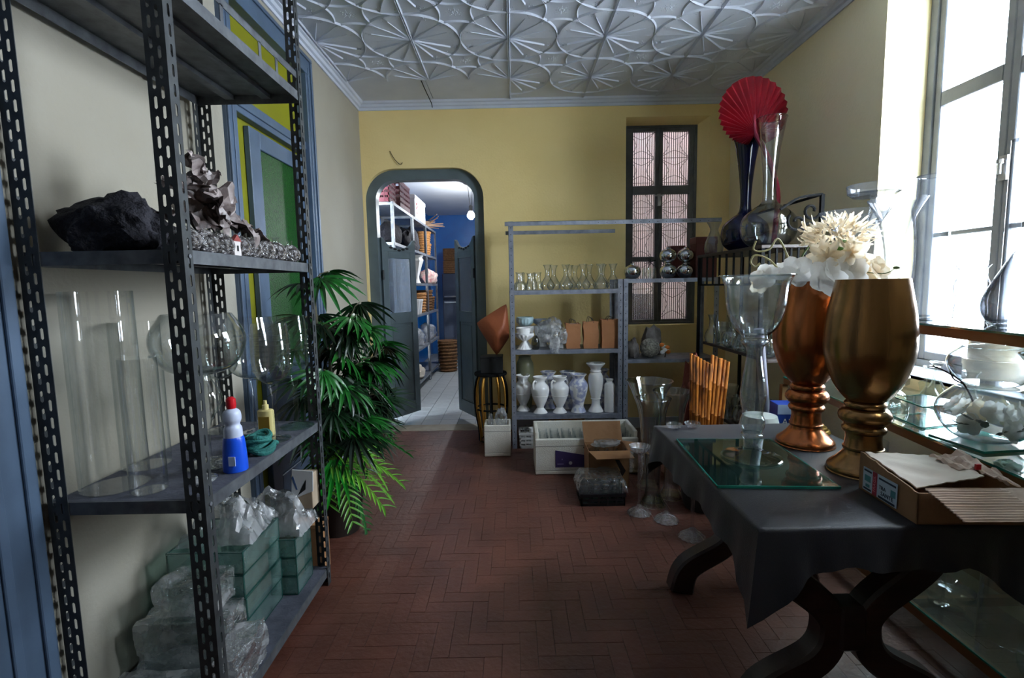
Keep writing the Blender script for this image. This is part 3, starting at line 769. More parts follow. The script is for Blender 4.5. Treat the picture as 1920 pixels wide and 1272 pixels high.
# ------------------------------------------------------------------ slotted steel rack along the left wall
rackm = mat('dark_slotted_steel', S(74, 78, 80), .5, .35, col2=S(52, 54, 56), scale=18, bump=.05)
def slot_plate(w_, h_, cols, pitch=.055, sl=.036, sw=.010):
    """flat strip in local xz with real slots; cols = list of (x centre, phase)"""
    xs = sorted({0, w_, *[c - sw / 2 for c, p in cols], *[c + sw / 2 for c, p in cols]})
    zs = {0.0, h_}; slots = []
    for c, ph in cols:
        z = .02 + ph * pitch
        while z + sl < h_ - .01:
            slots.append((c, z, z + sl)); zs |= {z, z + sl}; z += pitch
    zs = sorted(zs); mb = MB()
    look = {}
    for c, a, b in slots: look.setdefault(c, []).append((a, b))
    # merge vertical runs per column band
    for x0, x1 in zip(xs, xs[1:]):
        cc = [c for c, p in cols if abs((x0 + x1) / 2 - c) < 1e-6]
        if not cc: mb.add([(x0, 0, 0), (x1, 0, 0), (x1, 0, h_), (x0, 0, h_)], [(0, 1, 2, 3)]); continue
        z = 0.0
        q = sw * .38
        for a, b in look[cc[0]] + [(h_, h_)]:
            lo = [(x0, 0, z), (x1, 0, z)] if z == 0 else [(x0, 0, z), (x1, 0, z)]
            mb.add([(x0, 0, z), (x1, 0, z), (x1, 0, a), (x0, 0, a)], [(0, 1, 2, 3)])
            if b > a:   # rounded slot ends
                mb.add([(x0, 0, a), (x0 + q, 0, a), (x0, 0, a + q)], [(0, 1, 2)]); mb.add([(x1, 0, a), (x1, 0, a + q), (x1 - q, 0, a)], [(0, 1, 2)])
                mb.add([(x0, 0, b), (x0, 0, b - q), (x0 + q, 0, b)], [(0, 1, 2)]); mb.add([(x1, 0, b), (x1 - q, 0, b), (x1, 0, b - q)], [(0, 1, 2)])
            z = b
    return mb
def angle_post(h_, sx, sy):
    """slotted L post: wide flange along x with two slot columns, narrow flange along y with one"""
    a = slot_plate(.062, h_, [(.020, 0), (.043, .5)]); b = slot_plate(.040, h_, [(.022, .25)])
    mb = MB()
    mb.add([(sx * v[0], 0, v[2]) for v in a.v], a.f); mb.add([(0, sy * v[0], v[2]) for v in b.v], b.f)
    return mb
lx0, lx1, ly0, ly1, LH = -1.465, -.972, 1.50, 2.448, 3.0
sr = thing('slotted_shelving', 'dark slotted angle steel shelving against the cream left wall', 'shelving', (0, 0, 0))
pm1 = {}
for x, sx in ((lx0, 1), (lx1, -1)):
    for y, sy in ((ly0, 1), (ly1, -1)):
        angle_post(LH, sx, sy).build('slotted_post', rackm, sr, (x, y, 0), smooth=None, solid=.0022)
brd = mat('shelf_grey_enamel', S(104, 108, 112), .5, .2, col2=S(70, 73, 78), scale=20, bump=.06)
top_m = mat('shelf_liner', S(86, 88, 100), .7, col2=S(60, 62, 72), scale=16, bump=.25, bscale=50)
LZ = (.09, .855, 1.63, 2.415)
for i, z in enumerate(LZ):
    s = MB().bx(lx0 + .004, lx1 - .004, ly0 + .004, ly1 - .004, z - .003, z - .0005)
    s.bx(lx1 - .006, lx1 - .003, ly0 + .003, ly1 - .003, z - .042, z - .001).bx(lx0 + .003, lx0 + .006, ly0 + .003, ly1 - .003, z - .042, z - .001)
    s.bx(lx0 + .004, lx1 - .004, ly0 + .003, ly0 + .006, z - .042, z - .001).bx(lx0 + .004, lx1 - .004, ly1 - .006, ly1 - .003, z - .042, z - .001)
    for x in (lx0 + .16, lx0 + .33): s.bx(x - .02, x + .02, ly0 + .01, ly1 - .01, z - .022, z - .003)
    b_ = s.build('shelf_board', brd, sr, smooth=None)
    if i < 3: MB().bx(lx0 + .01, lx1 - .007, ly0 + .01, ly1 - .01, z - .0005, z).build('shelf_liner', top_m, b_, smooth=None)
    if i == 3:
        r = MB().bx(lx1 - .006, lx1 - .003, ly0, ly1, z + .055, z + .085).bx(lx1 - .03, lx1 - .003, ly0, ly1, z + .083, z + .086)
        for y in (ly0 + .02, ly0 + .30, ly0 + .56, ly0 + .70, ly1 - .04): r.bx(lx1 - .006, lx1 - .003, y, y + .02, z - .002, z + .06)
        r.build('guard_rail', brd, sr, smooth=None)
# bolts at the front corners
for y in (ly0 + .022, ly1 - .022):
    for z in LZ:
        MB().prism([(y + .007 * cos(a), z - .02 + .007 * sin(a)) for a in [pi / 3 * k for k in range(6)]], lx1, lx1 + .004, 'x').build('bolt', steel, sr, smooth=None)

clear = glass('clear_glass', (.992, .995, .995), (.52, .60, .62), refl=1.4)
clearg = glass('greenish_glass', (.965, .99, .98), (.38, .62, .58))
green_edge = glass('green_edge_glass', (.78, .92, .89), (.20, .44, .41), refl=1.6, haze=.22, hazecol=(.42, .60, .56), hazevar=7)
Z2, Z3, Z4 = LZ[2] + .0012, LZ[1] + .0012, LZ[0] + .0012
# --- middle tier glassware
def cyl_vase(label, loc, r, h, m_, t=.004, group='glass cylinder vases on the left shelf'):
    o = vessel([(0, 0), (r - .004, 0), (r, .004), (r, h)], t, .012, 36).build('cylinder_vase', m_, None, loc)
    return tag(o, label, 'vase', group)
cyl_vase('tallest clear glass cylinder vase at the back corner of the left shelf', (-1.358, 1.635, Z3), .098, .655, clear)
cyl_vase('medium wide clear cylinder vase next to the round footed bowl', (-1.398, 1.835, Z3), .080, .545, clear)
cyl_vase('narrow short clear cylinder vase in front on the left shelf', (-1.212, 1.590, Z3), .054, .44, clear)
def stemware(name, label, loc, bowl, stem, foot, m_, cat='vase', rz=0, m_stem=None, n=36, **k):
    t = thing(name, label, cat, loc, rz)
    zt = stem[-1][1]
    MB().lathe(foot, n).build('foot', m_, t)
    MB().lathe(stem, 16).build('stem', m_stem or m_, t)
    vessel(bowl, .003, bowl[0][1] + .012, n, **k).build('bowl', m_, t)
    return t
def foot_prof(r, h=.02): return [(0, 0), (r, 0), (r + .002, .003), (r, .006), (r * .5, .011), (.014, h), (0, h)]
# round bowl vase on a bulbous stem
stemware('footed_bowl', 'big round clear bowl on a bulbed stem behind the front post', (-1.158, 1.825, Z3),
         curve([(0, .345), (.07, .35), (.125, .385), (.154, .45), (.150, .505), (.118, .56), (.113, .568)], 5),
         curve([(0, .015), (.014, .02), (.013, .10), (.02, .16), (.058, .225), (.060, .27), (.034, .32), (.024, .35), (0, .35)], 4), foot_prof(.080), clear)
def ribbed_bowl(z0_, h, r, rim, n=7, zr=(.15, .75)):
    base = curve([(0, z0_), (r * .55, z0_ + .02), (r * .9, z0_ + h * .22), (r, z0_ + h * .45), (r * .97, z0_ + h * .75), (rim, z0_ + h)], 8)
    return base
stemware('giant_wine_glass', 'oversized clear wine glass on a thick stem behind the yellow bottle', (-1.195, 2.255, Z3), ribbed_bowl(.245, .285, .108, .092), [(0, .015), (.010, .02), (.009, .2), (.022, .245), (0, .25)], foot_prof(.058), clear)
def ring_ribs(t, r, z0_, z1_, n, m_):
    for k in range(n):
        z = z0_ + (z1_ - z0_) * k / (n - 1)
        MB().tube([(r(z) * cos(a), r(z) * sin(a), z) for a in [2 * pi * i / 28 for i in range(28)]], .0028, 5, closed=True).build('ring_rib', m_, t)
t = stemware('ribbed_goblet', 'clear ring-ribbed goblet in the middle of the left shelf front', (-1.045, 2.13, Z3), ribbed_bowl(.24, .27, .078, .070), [(0, .015), (.009, .02), (.008, .19), (.02, .24), (0, .245)], foot_prof(.058), clear)
ring_ribs(t, lambda z: .0765, .31, .46, 8, clear)
t = stemware('ribbed_goblet', 'green-tinted ring-ribbed goblet at the palm end of the left shelf', (-1.043, 2.335, Z3), [(0, .25), (.045, .26), (.068, .30), (.070, .34), (.070, .46), (.062, .53)], [(0, .015), (.012, .02), (.010, .2), (.022, .25), (0, .255)], foot_prof(.075), clearg)
ring_ribs(t, lambda z: .0705, .33, .46, 7, clearg)
t = stemware('ribbed_goblet', 'second clear ribbed goblet set behind the oversized wine glass', (-1.365, 2.28, Z3), ribbed_bowl(.24, .26, .085, .075), [(0, .015), (.009, .02), (.008, .19), (.02, .24), (0, .245)], foot_prof(.075), clear)
# cleaning bottle
bb = thing('spray_bottle', 'blue cleaner bottle with clear shoulder and red cap at the shelf edge', 'bottle', (-1.022, 1.765, Z3), 0)
blue_l = mat('blue_liquid_plastic', S(24, 78, 210), .3, col2=S(30, 90, 225), scale=4)
MB().lathe(curve([(0, 0), (.036, 0), (.041, .006), (.040, .05), (.036, .11), (.032, .125)], 4) + [(0, .125)], 24).build('body', blue_l, bb)
milky = mat('milky_plastic', S(206, 214, 236), .35)
MB().lathe(curve([(.031, .125), (.030, .155), (.024, .17), (.030, .188), (.028, .215), (.014, .228), (.012, .235)], 4) + [(0, .235)], 24).build('shoulder', milky, bb)
MB().lathe([(0, .228), (.015, .228), (.017, .24), (.016, .262), (.008, .27), (0, .27)], 16).build('cap', mat('red_plastic', S(196, 20, 34), .35), bb)
MB().bx(.0, .024, -.0435, -.041, .028, .062).build('label', mat('pale_label', S(190, 205, 235), .6), bb)
yb = thing('lotion_bottle', 'small cream yellow lotion bottle behind the goblet stem', 'bottle', (-1.118, 2.195, Z3), 0)
ym_ = mat('cream_plastic', S(222, 206, 140), .4)
MB().prism([(.036 * cos(a) * (1 if abs(cos(a)) < .7 else 1), .022 * sin(a)) for a in [2 * pi * k / 20 for k in range(20)]], 0, .12).build('body', ym_, yb, bevel=.006)
MB().lathe([(0, .118), (.014, .118), (.014, .14), (.008, .143), (.007, .16), (0, .16)], 12).build('cap', ym_, yb)
MB().bx(-.024, .024, -.0235, -.021, .02, .09).build('label', mat('ochre_label', S(150, 120, 34), .6), yb)
rope = thing('rope_coil', 'teal green rope coil lying at the left shelf edge', 'rope', (-1.037, 1.965, Z3), .2)
rm = mat('teal_rope', S(44, 128, 118), .75, col2=S(24, 92, 86), scale=30, bump=.4, bscale=120)
for k in range(6):
    a0 = k * .5; MB().tube([((.040 + .008 * sin(k * 2)) * cos(a) + .012 * cos(k), (.052 + .006 * cos(k)) * sin(a) + .008 * sin(k * 3), .012 + .0105 * k + .006 * sin(2 * a + k)) for a in [2 * pi * i / 20 + a0 for i in range(20)]], .0105, 7, closed=True).build('strand', rm, rope)
MB().tube(curve([(.035, .03, .03), (.05, .05, .02), (.045, .075, .011), (.03, .088, .011)], 5), .010, 7).build('loose_end', rm, rope)
lump('glass_stone', 'dull violet glass stone beside the teal rope', 'stone', (-1.075, 1.925, Z3), (.05, .05, .05), mat('violet_stone', S(104, 88, 98), .3, col2=S(70, 58, 68), scale=20), 3, .1)
lump('plastic_sachet', 'flat clear plastic sachet at the shelf edge before the blue bottle', 'sachet', (-1.075, 1.66, Z3), (.085, .10, .02), plast, 13, .1)
# --- upper tier
lump('dark_sack', 'dark crumpled sacking heap on the upper tier of the left shelf', 'sack', (-1.262, 1.63, Z2), (.37, .22, .195), dark_bag, 21, .28, 4)
foil = mat('crumpled_newsprint', S(180, 166, 162), .4, col2=S(66, 52, 50), scale=11, contrast=.35, spec=.6, bump=.2)
pw = thing('crumpled_paper', 'crumpled newsprint wad towering over the glitter bottles', 'paper', (-1.08, 1.80, Z2 + .075))
def sheet(loc, w_, d_, amp, seed, rot, n=16):
    vs = []; fs = []
    for i in range(n + 1):
        for j in range(n + 1):
            u, v = i / n - .5, j / n - .5
            q = Vector((u * 3, v * 3, seed))
            r_ = 1 - 1.1 * (u * u + v * v)
            vs.append((u * w_ + .04 * noise.noise(q * 1.3), v * d_ + .04 * noise.noise(q * 1.3 + Vector((5, 0, 0))), amp * (r_ + .9 * noise.noise(q) + .55 * noise.noise(q * 2.3 + Vector((0, 9, 0))) + .18 * noise.noise(q * 6))))
    for i in range(n):
        for j in range(n):
            a = i * (n + 1) + j; fs.append((a, a + 1, a + n + 2, a + n + 1))
    M_ = Matrix.Translation(loc) @ Matrix.Rotation(rot[2], 4, 'Z') @ Matrix.Rotation(rot[1], 4, 'Y') @ Matrix.Rotation(rot[0], 4, 'X')
    return MB().add(vs, fs).xf(M_)
for k, (lc, w_, d_, am, ro) in enumerate((((-.03, -.03, .02), .20, .22, .05, (.2, .1, 0)), ((-.02, .03, .08), .18, .20, .06, (.9, .4, .5)), ((-.03, -.02, .14), .15, .17, .05, (.3, -.6, 1.2)),
        ((-.04, -.02, .20), .13, .14, .05, (1.2, .1, 2.0)), ((.0, .12, .03), .17, .18, .05, (.4, .5, .8)), ((.02, .22, .0), .13, .14, .04, (.1, .6, 1.4)), ((.03, -.06, .07), .12, .14, .05, (-.4, 1.0, .2)))):
    sheet(lc, w_, d_, am, k * 3.7, ro).build('paper_sheet', foil, pw, smooth=.35)
glit = mat('silver_glitter_glass', S(190, 186, 184), .22, .75, col2=S(84, 78, 78), scale=70, bump=1.0, bscale=110, contrast=.25)
bm_body = MB().lathe(curve([(0, 0), (.03, .001), (.044, .022), (.043, .045), (.028, .066), (.013, .076)], 4) + [(0, .076)], 20).mesh('bottle_body', glit, .7)
bm_neck = MB().lathe([(.012, .074), (.013, .09), (.016, .094), (.013, .096), (.010, .09), (.009, .076)], 14).mesh('neck', clear, .7)
gk = [(-1.02, 1.585), (-1.02, 1.685), (-1.025, 1.785), (-1.015, 1.88), (-1.02, 1.975), (-1.015, 2.07), (-1.01, 2.165), (-1.01, 2.30), (-1.13, 1.99), (-1.125, 2.09), (-1.12, 2.19), (-1.23, 2.14)]
for k, (x, y) in enumerate(gk):
    lab = f'silver glitter bud vase, {ORD[k]} from the near post along the shelf edge' if k < 8 else f'silver glitter bud vase behind the front row, {ORD[k - 8]} from the paper wad'
    t = thing('bud_vase', lab, 'vase', (x, y, Z2), random.random() * 6, 'silver glitter bud vases')
    inst('body', bm_body, t); inst('neck', bm_neck, t)
pb = MB().bx(-.012, .012, -.03, .03, 0, .05).prism([(-.035, .05), (0, .075), (.035, .05)], -.014, .014, 'x')
bh = thing('paper_scrap', 'small white and red torn paper scrap between the glitter bottles', 'paper scrap', (-.992, 1.825, Z2), 0)
MB().bx(-.004, .004, -.022, .022, 0, .05).build('sheet', mat('white_paper', S(214, 204, 200), .7), bh); MB().prism([(-.026, .05), (0, .074), (.026, .05)], -.006, .006, 'x').build('red_flap', mat('dull_red_paper', S(140, 60, 56), .7), bh)
MB().bx(.004, .005, -.005, .006, .015, .035).build('print_mark', MATS['fret_shade_and_print_black'], bh)
# --- bottom tier: glass trays and wrapped ones
wrapm = glass('bubble_wrap', (.92, .93, .93), (.70, .73, .73), haze=.20, hazecol=(.93, .94, .95), rough=.08, bump=.8, bscale=70, refl=2.8, hazevar=13)
def tray(label, loc, w_, d_, h_, rz=0, m_=None, group='green glass trays on the bottom shelf'):
    t = thing('glass_tray', label, 'glass tray', loc, rz, group); g = .006; m_ = m_ or green_edge
    MB().bx(-w_/2, w_/2, -d_/2, d_/2, 0, g).build('base', m_, t, smooth=None)
    for a in (-1, 1):
        MB().bx(-w_/2, w_/2, a * d_/2 - g/2, a * d_/2 + g/2, g, h_).build('pane', m_, t, smooth=None)
        MB().bx(a * w_/2 - g/2, a * w_/2 + g/2, -d_/2 + g, d_/2 - g, g, h_).build('pane', m_, t, smooth=None)
    e = MB()
    for a in (-1, 1):
        for z in (.002, h_ - .002): e.bar((-w_/2, a * d_/2, z), (w_/2, a * d_/2, z), .0065, .003).bar((a * w_/2, -d_/2, z), (a * w_/2, d_/2, z), .0065, .003)
        for b in (-1, 1): e.bar((a * w_/2, b * d_/2, 0), (a * w_/2, b * d_/2, h_), .0045, .0045)
    e.build('polished_edge', mat('dark_green_glass_edge', S(20, 66, 60), .15, col2=S(26, 84, 76), scale=5, spec=.8), t, smooth=None)
    return t
for k in range(4):
    tray(['lowest', 'second lowest', 'second highest', 'topmost'][k] + ' of the four stacked green glass trays', (-1.245 + .004 * (k % 2), 2.03, Z4 + .097 * k), .30, .30, .095, .0)
for k in range(3):
    tray(['lowest', 'middle', 'top'][k] + ' wrapped glass tray in the stack beside the palm', (-1.20, 2.285, Z4 + .09 * k), .34, .17, .088, .0, group='wrapped glass trays')
def draped(name, label, loc, w_, d_, h_, m_, seed, rz=0, amp=.03, n=22, cat='wrapping', pow_=4):
    """crinkled film thrown over a block: dome with noise, hem on the shelf"""
    vs = []; fs = []
    for i in range(n + 1):
        for j in range(n + 1):
            u, v = 2 * i / n - 1, 2 * j / n - 1
            e = 1 - max(abs(u), abs(v)) ** pow_
            q = Vector((u * 2.2, v * 2.2, seed))
            nn = noise.noise(q * 1.4) + .6 * noise.noise(q * 3.1) + .35 * abs(noise.noise(q * 7))
            vs.append((u * w_/2 * (1 + .06 * noise.noise(q * 2)), v * d_/2 * (1 + .06 * noise.noise(q * 2 + Vector((3, 3, 0)))), max(.001, h_ * e * (.82 + .3 * noise.noise(q)) + amp * nn * (e > .01))))
    for i in range(n):
        for j in range(n):
            a = i * (n + 1) + j; fs.append((a, a + n + 1, a + n + 2, a + 1))
    return tag(MB().add(vs, fs).build(name, m_, None, loc, rz, smooth=.5), label, cat)
draped('wrapping_film', 'crinkled clear film draped over the topmost green tray', (-1.235, 2.05, Z4 + .392), .30, .28, .17, plast, 31, .1, .045, pow_=2)
draped('wrapping_film', 'clear film heaped over the wrapped trays beside the palm', (-1.15, 2.31, Z4 + .275), .30, .20, .20, plast, 37, 0, .04, pow_=3)
bw = thing('wrapped_tray', 'bubble-wrapped glass pane parcel lying at the near end of the bottom tier', 'parcel', (-1.25, 1.60, Z4))
MB().bx(-.16, .16, -.075, .075, 0, .03).build('glass_slab', green_edge, bw, smooth=None)
bw2 = thing('wrapped_tray', 'upright bubble-wrapped tray parcel before the green stack', 'parcel', (-1.255, 1.80, Z4))
MB().bx(-.14, .14, -.075, .075, 0, .17).build('glass_box', clearg, bw2, smooth=None)
def wrapbox(t, w_, d_, h_, seed, m_, amp=.02):
    bm = bmesh.new(); bmesh.ops.create_cube(bm, size=1); bmesh.ops.subdivide_edges(bm, edges=bm.edges[:], cuts=15, use_grid_fill=True)
    bm.verts.index_update(); mb = MB().add([tuple(v.co) for v in bm.verts], [tuple(v.index for v in f.verts) for f in bm.faces]); bm.free()
    def fn(v):
        p = Vector((v.x * w_, v.y * d_, (v.z + .5) * h_)); q = p * 12 + Vector((seed, 0, 0))
        d = .8 * noise.noise_vector(q) + .55 * noise.noise_vector(q * 2.2) + .4 * noise.noise_vector(q * 4.7); d.z = d.z if v.z > -.49 else 0
        r = p + d * amp; r.z = max(r.z, .0005); return r
    return mb.warp(fn).build('bubble_wrap', m_, t, smooth=.5)
wrapbox(bw, .37, .16, .05, 3, wrapm, .009); wrapbox(bw2, .32, .17, .20, 8, wrapm, .013)
bw3 = thing('wrapped_tray', 'small bubble-wrapped parcel on top of the upright wrapped tray', 'parcel', (-1.235, 1.80, Z4 + .225)); 
MB().bx(-.08, .08, -.05, .05, .01, .09).build('glass_box', clearg, bw3, smooth=None); wrapbox(bw3, .22, .15, .115, 14, wrapm, .014)
bw4 = thing('wrapped_tray', 'loose bubble wrap wad between the front post and the green stack', 'parcel', (-1.025, 1.70, Z4))
wrapbox(bw4, .09, .22, .15, 19, wrapm, .02)
kraft = mat('kraft_cardboard', S(170, 124, 84), .75, col2=S(148, 104, 68), scale=5, bump=.12, bscale=30)
torn = thing('torn_carton', 'torn white and brown carton flap under the middle tier by the palm', 'carton', (-1.045, 2.385, Z4 + .35))
kids = MB().bx(-.05, .05, -.04, .04, .0, .17); kids.build('body', mat('dusty_card', S(190, 170, 146), .8, col2=S(150, 130, 110), scale=6), torn, bevel=.003)
MB().prism([(-.052, .05), (.055, .09), (.06, .19), (-.04, .20)], -.046, -.041, 'y').build('white_flap', mat('white_card', S(225, 226, 228), .6), torn)
MB().prism([(-.02, .07), (.02, .10), (.025, .15)], -.0475, -.046, 'y').build('black_print', MATS['fret_shade_and_print_black'], torn)
MB().prism([(-.045, .16), (-.025, .10), (-.018, .10), (-.036, .17)], -.0475, -.046, 'y').build('blue_print', mat('blue_print', S(70, 100, 150), .6), torn)
bx_ = thing('brown_carton', 'brown carton standing beyond the bottom tier beside the palm pot', 'carton', (-1.09, 2.56, .001))
MB().bx(-.09, .06, -.05, .05, 0, .27).build('body', kraft, bx_, bevel=.003); MB().bx(-.09, .06, -.052, .052, .255, .275).build('flap', kraft, bx_)

# ------------------------------------------------------------------ artificial palm between shelf and doorway
pp = thing('potted_palm', 'artificial fan palm with dark fingered leaves beside the left shelving', 'plant', (-1.12, 3.02, 0))
lf_d = mat('shaded_palm_leaf', S(14, 44, 18), .35, col2=S(8, 26, 13), scale=6, spec=.5)  # darker leaf copy, shade of the inner crown put into the colour
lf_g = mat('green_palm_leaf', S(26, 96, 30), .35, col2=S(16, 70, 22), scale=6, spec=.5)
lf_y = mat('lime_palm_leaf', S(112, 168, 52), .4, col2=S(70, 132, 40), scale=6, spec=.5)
stem_m = mat('palm_stem', S(66, 62, 34), .7, col2=S(40, 36, 22), scale=20)
vessel([(0, 0), (.12, 0), (.155, .24), (.165, .24), (.165, .27)], .01, .2, 24).build('pot', mat('dark_pot', S(44, 34, 30), .6), pp)
def blade(mb, base, dirv, length, width, droop, segs=5, upv=(0, 0, 1)):
    d = Vector(dirv).normalized(); sd = d.cross(Vector(upv)).normalized(); base = Vector(base); pts = []
    for i in range(segs + 1):
        t = i / segs; c = base + d * length * t + Vector((0, 0, -droop * t * t * length))
        w_ = width * (sin(pi * min(1, .12 + t * .88)) ** .6) * (1 - .25 * t)
        pts.append((c - sd * w_ / 2, c + Vector((0, 0, -w_ * .25)), c + sd * w_ / 2))
    vs = [p for r in pts for p in r]; fs = []
    for i in range(segs): fs += [(3*i, 3*i+1, 3*i+4, 3*i+3), (3*i+1, 3*i+2, 3*i+5, 3*i+4)]
    mb.add(vs, fs)
def fan_leaf(seed, n=10, L_=.225, spread=2.5):
    rnd = random.Random(seed); mb = MB()
    for k in range(n):
        a = -spread / 2 + spread * k / (n - 1)
        l = L_ * (.72 + .28 * cos(a * .8)) * rnd.uniform(.9, 1.08)
        blade(mb, (.012 * cos(a), .012 * sin(a), 0), (cos(a), sin(a), .12 + rnd.uniform(-.05, .05)), l, .030, .45 + rnd.uniform(-.08, .12))
    return mb
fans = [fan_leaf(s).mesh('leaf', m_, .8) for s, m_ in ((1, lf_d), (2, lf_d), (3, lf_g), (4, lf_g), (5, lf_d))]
def pinnate(seed, L_=.55, n=13, m_=None):
    mb = MB(); rnd = random.Random(seed); pts = []
    for i in range(n + 1):
        t = i / n; pts.append(Vector((L_ * t, 0, .10 * t - .30 * t * t * L_ / .55)))
    mb.tube(pts, [.006 * (1 - .7 * i / n) for i in range(n + 1)], 5)
    for i in range(2, n + 1):
        for s in (-1, 1):
            t = i / n; l = .21 * (1.05 - .55 * t) * rnd.uniform(.92, 1.05)
            blade(mb, pts[i], (.75, s * .75, .08), l, .021, .35, 4)
    return mb.mesh('frond', m_, .8)
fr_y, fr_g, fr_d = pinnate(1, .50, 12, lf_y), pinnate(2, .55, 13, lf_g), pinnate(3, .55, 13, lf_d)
rnd = random.Random(11)
stems = []
for k, (dx, dy, h) in enumerate(((-.05, 0, 1.55), (.06, .08, 1.35), (.02, -.06, 1.1), (-.08, .16, 1.25), (.10, .25, 1.05))):
    top = Vector((dx * 1.6, dy * 1.6, h)); pts = [Vector((dx * .5, dy * .5, .2)), Vector((dx * 1.2, dy, h * .5)), top]
    MB().tube(curve(pts, 6), .011, 7).build('stem', stem_m, pp); stems.append((pts, h))
for k in range(78):
    pts, h = stems[k % 5]
    t = rnd.uniform(.42, 1.0); c = pts[1].lerp(pts[2], max(0, (t - .5) * 2)) if t > .5 else pts[0].lerp(pts[1], t * 2)
    az = rnd.uniform(-2.2, 1.9); az = -2.2 + (k * 2.39996) % 4.3; el = rnd.uniform(-.15, .55)
    pl = rnd.uniform(.10, .24); tip = c + Vector((cos(az) * cos(el), sin(az) * cos(el), sin(el) + .15)) * pl
    if tip.x > .12: tip.x = .12 + .1 * rnd.random()
    if tip.x < -.22: tip.x = -.22
    lit = t > .8 and cos(az) > .2  # high leaves towards the window take the lighter green as if lit
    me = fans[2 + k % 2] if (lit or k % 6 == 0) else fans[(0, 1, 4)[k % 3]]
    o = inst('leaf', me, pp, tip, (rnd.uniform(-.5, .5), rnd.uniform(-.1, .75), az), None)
    o.scale = (rnd.uniform(.85, 1.15),) * 3
    MB().tube([c, (c + tip) / 2 + Vector((0, 0, .02)), tip], .004, 5).build('leaf_stalk', stem_m, o if False else pp)
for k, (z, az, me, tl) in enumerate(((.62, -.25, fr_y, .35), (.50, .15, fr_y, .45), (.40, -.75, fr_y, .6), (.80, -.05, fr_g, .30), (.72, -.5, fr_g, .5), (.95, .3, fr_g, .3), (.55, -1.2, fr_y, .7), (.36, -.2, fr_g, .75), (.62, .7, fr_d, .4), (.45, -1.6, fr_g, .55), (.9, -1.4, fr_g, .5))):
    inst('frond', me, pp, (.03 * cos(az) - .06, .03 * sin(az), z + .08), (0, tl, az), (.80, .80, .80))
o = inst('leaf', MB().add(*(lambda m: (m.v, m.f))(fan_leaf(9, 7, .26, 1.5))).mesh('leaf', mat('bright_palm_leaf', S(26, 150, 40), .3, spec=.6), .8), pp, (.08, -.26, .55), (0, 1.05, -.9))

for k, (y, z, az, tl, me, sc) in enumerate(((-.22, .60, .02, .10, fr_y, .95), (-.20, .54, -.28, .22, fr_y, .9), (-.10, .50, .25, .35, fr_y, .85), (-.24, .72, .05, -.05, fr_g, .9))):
    inst('frond', me, pp, (-.03, y, z), (0, tl, az), (sc, sc, sc))

# ------------------------------------------------------------------ grey racks against the yellow back wall
gs = mat('galvanised_shelf', S(148, 153, 166), .45, .35, col2=S(112, 116, 128), scale=18, bump=.05)
U1Z, U2Z = (.315, .92, 1.462), (.818, 1.548)
r1 = rack('steel_rack', 'grey steel rack of vases between the doorway and the barred window', 'shelving', (-.035, 4.53, .001), 0, 1.022, .40, 2.075, U1Z, gs, post=.044, lip=.038, h2=1.55)
MB().bx(-.03, 1.89, -.008, -.003, 2.035, 2.072).bx(-.03, 1.89, -.008, .03, 2.069, 2.072).build('top_rail', gs, r1, smooth=None)
MB().bx(-.03, 1.03, .40, .406, 2.0, 2.035).build('top_rail', gs, r1, smooth=None)
hb = MB()
for k in range(14): hb.prism([(.80 + k * .075 + .004 * cos(u), 2.05 + .004 * sin(u)) for u in [pi / 4 * v for v in range(8)]], -.0088, -.007, 'y')
hb.build('bolt_holes', MATS['punched_hole'], r1, smooth=None)['kind'] = 'stuff'
r2 = rack('steel_rack', 'shorter grey steel rack standing in front of the barred window', 'shelving', (.99, 4.53, .001), 0, .86, .40, 1.551, U2Z, gs, post=.044, lip=.034)
c1, c2, c3 = U1Z[2] + .0022, U1Z[1] + .0022, U1Z[0] + .0022
PX = lambda px: .087 + (px - 980) * .004917
# row of glass bud vases
vprof = curve([(0, 0), (.045, 0), (.066, .03), (.066, .055), (.040, .095), (.022, .13), (.021, .17), (.030, .205), (.040, .225)], 4)
bud = thing('flask_vase', 'x', 'vase', (0, 0, 0), 0, 'clear waisted vases on the grey rack')
vessel(vprof, .003, .006, 24).build('body', clear, bud)
MB().tube([(.039 * cos(a), .039 * sin(a), .226) for a in [2 * pi * k / 20 for k in range(20)]], .0025, 5, closed=True).build('rim', clear, bud)
spots = [(1026, 4.60), (1060, 4.60), (1092, 4.60), (1124, 4.60), (1149, 4.645), (1040, 4.75), (1070, 4.75), (1084, 4.885), (1108, 4.75), (1134, 4.78)]
for k, (px, y) in enumerate(spots):
    lab = f'waisted clear glass vase, {ORD[k]} from the left in the front row on the grey rack' if k < 5 else f'waisted clear glass vase set back behind the front row, {ORD[k - 5]} from the left'
    o = bud if k == 0 else dup(bud, (0, 0, 0))
    o.location = (PX(px), y, c1); o['label'] = lab
tb_ = thing('tumbler_vase', 'x', 'vase', (0, 0, 0), 0, 'short clear vases at the left end of the top rack tier')
vessel(curve([(0, 0), (.05, 0), (.056, .02), (.052, .06), (.034, .085), (.032, .14), (.040, .165)], 4), .003, .006, 22).build('body', clear, tb_)
for k, (px, y) in enumerate(((975, 4.615), (1009, 4.74), (978, 4.75), (996, 4.875))):
    o = tb_ if k == 0 else dup(tb_, (0, 0, 0)); o.location = (PX(px), y, c1)
    o['label'] = f'short clear vase at the left end of the grey rack, {ORD[k]} one back'
jg = thing('glass_jug', 'clear glass jug with a loop handle between the short and the waisted vases', 'jug', (PX(997), 4.605, c1))
vessel(curve([(0, 0), (.045, 0), (.052, .03), (.045, .08), (.034, .11), (.040, .15)], 4), .003, .006, 22).build('body', clear, jg)
MB().tube(curve([(.036, 0, .135), (.055, 0, .14), (.06, 0, .10), (.046, 0, .07)], 5), .005, 6).build('handle', clear, jg)
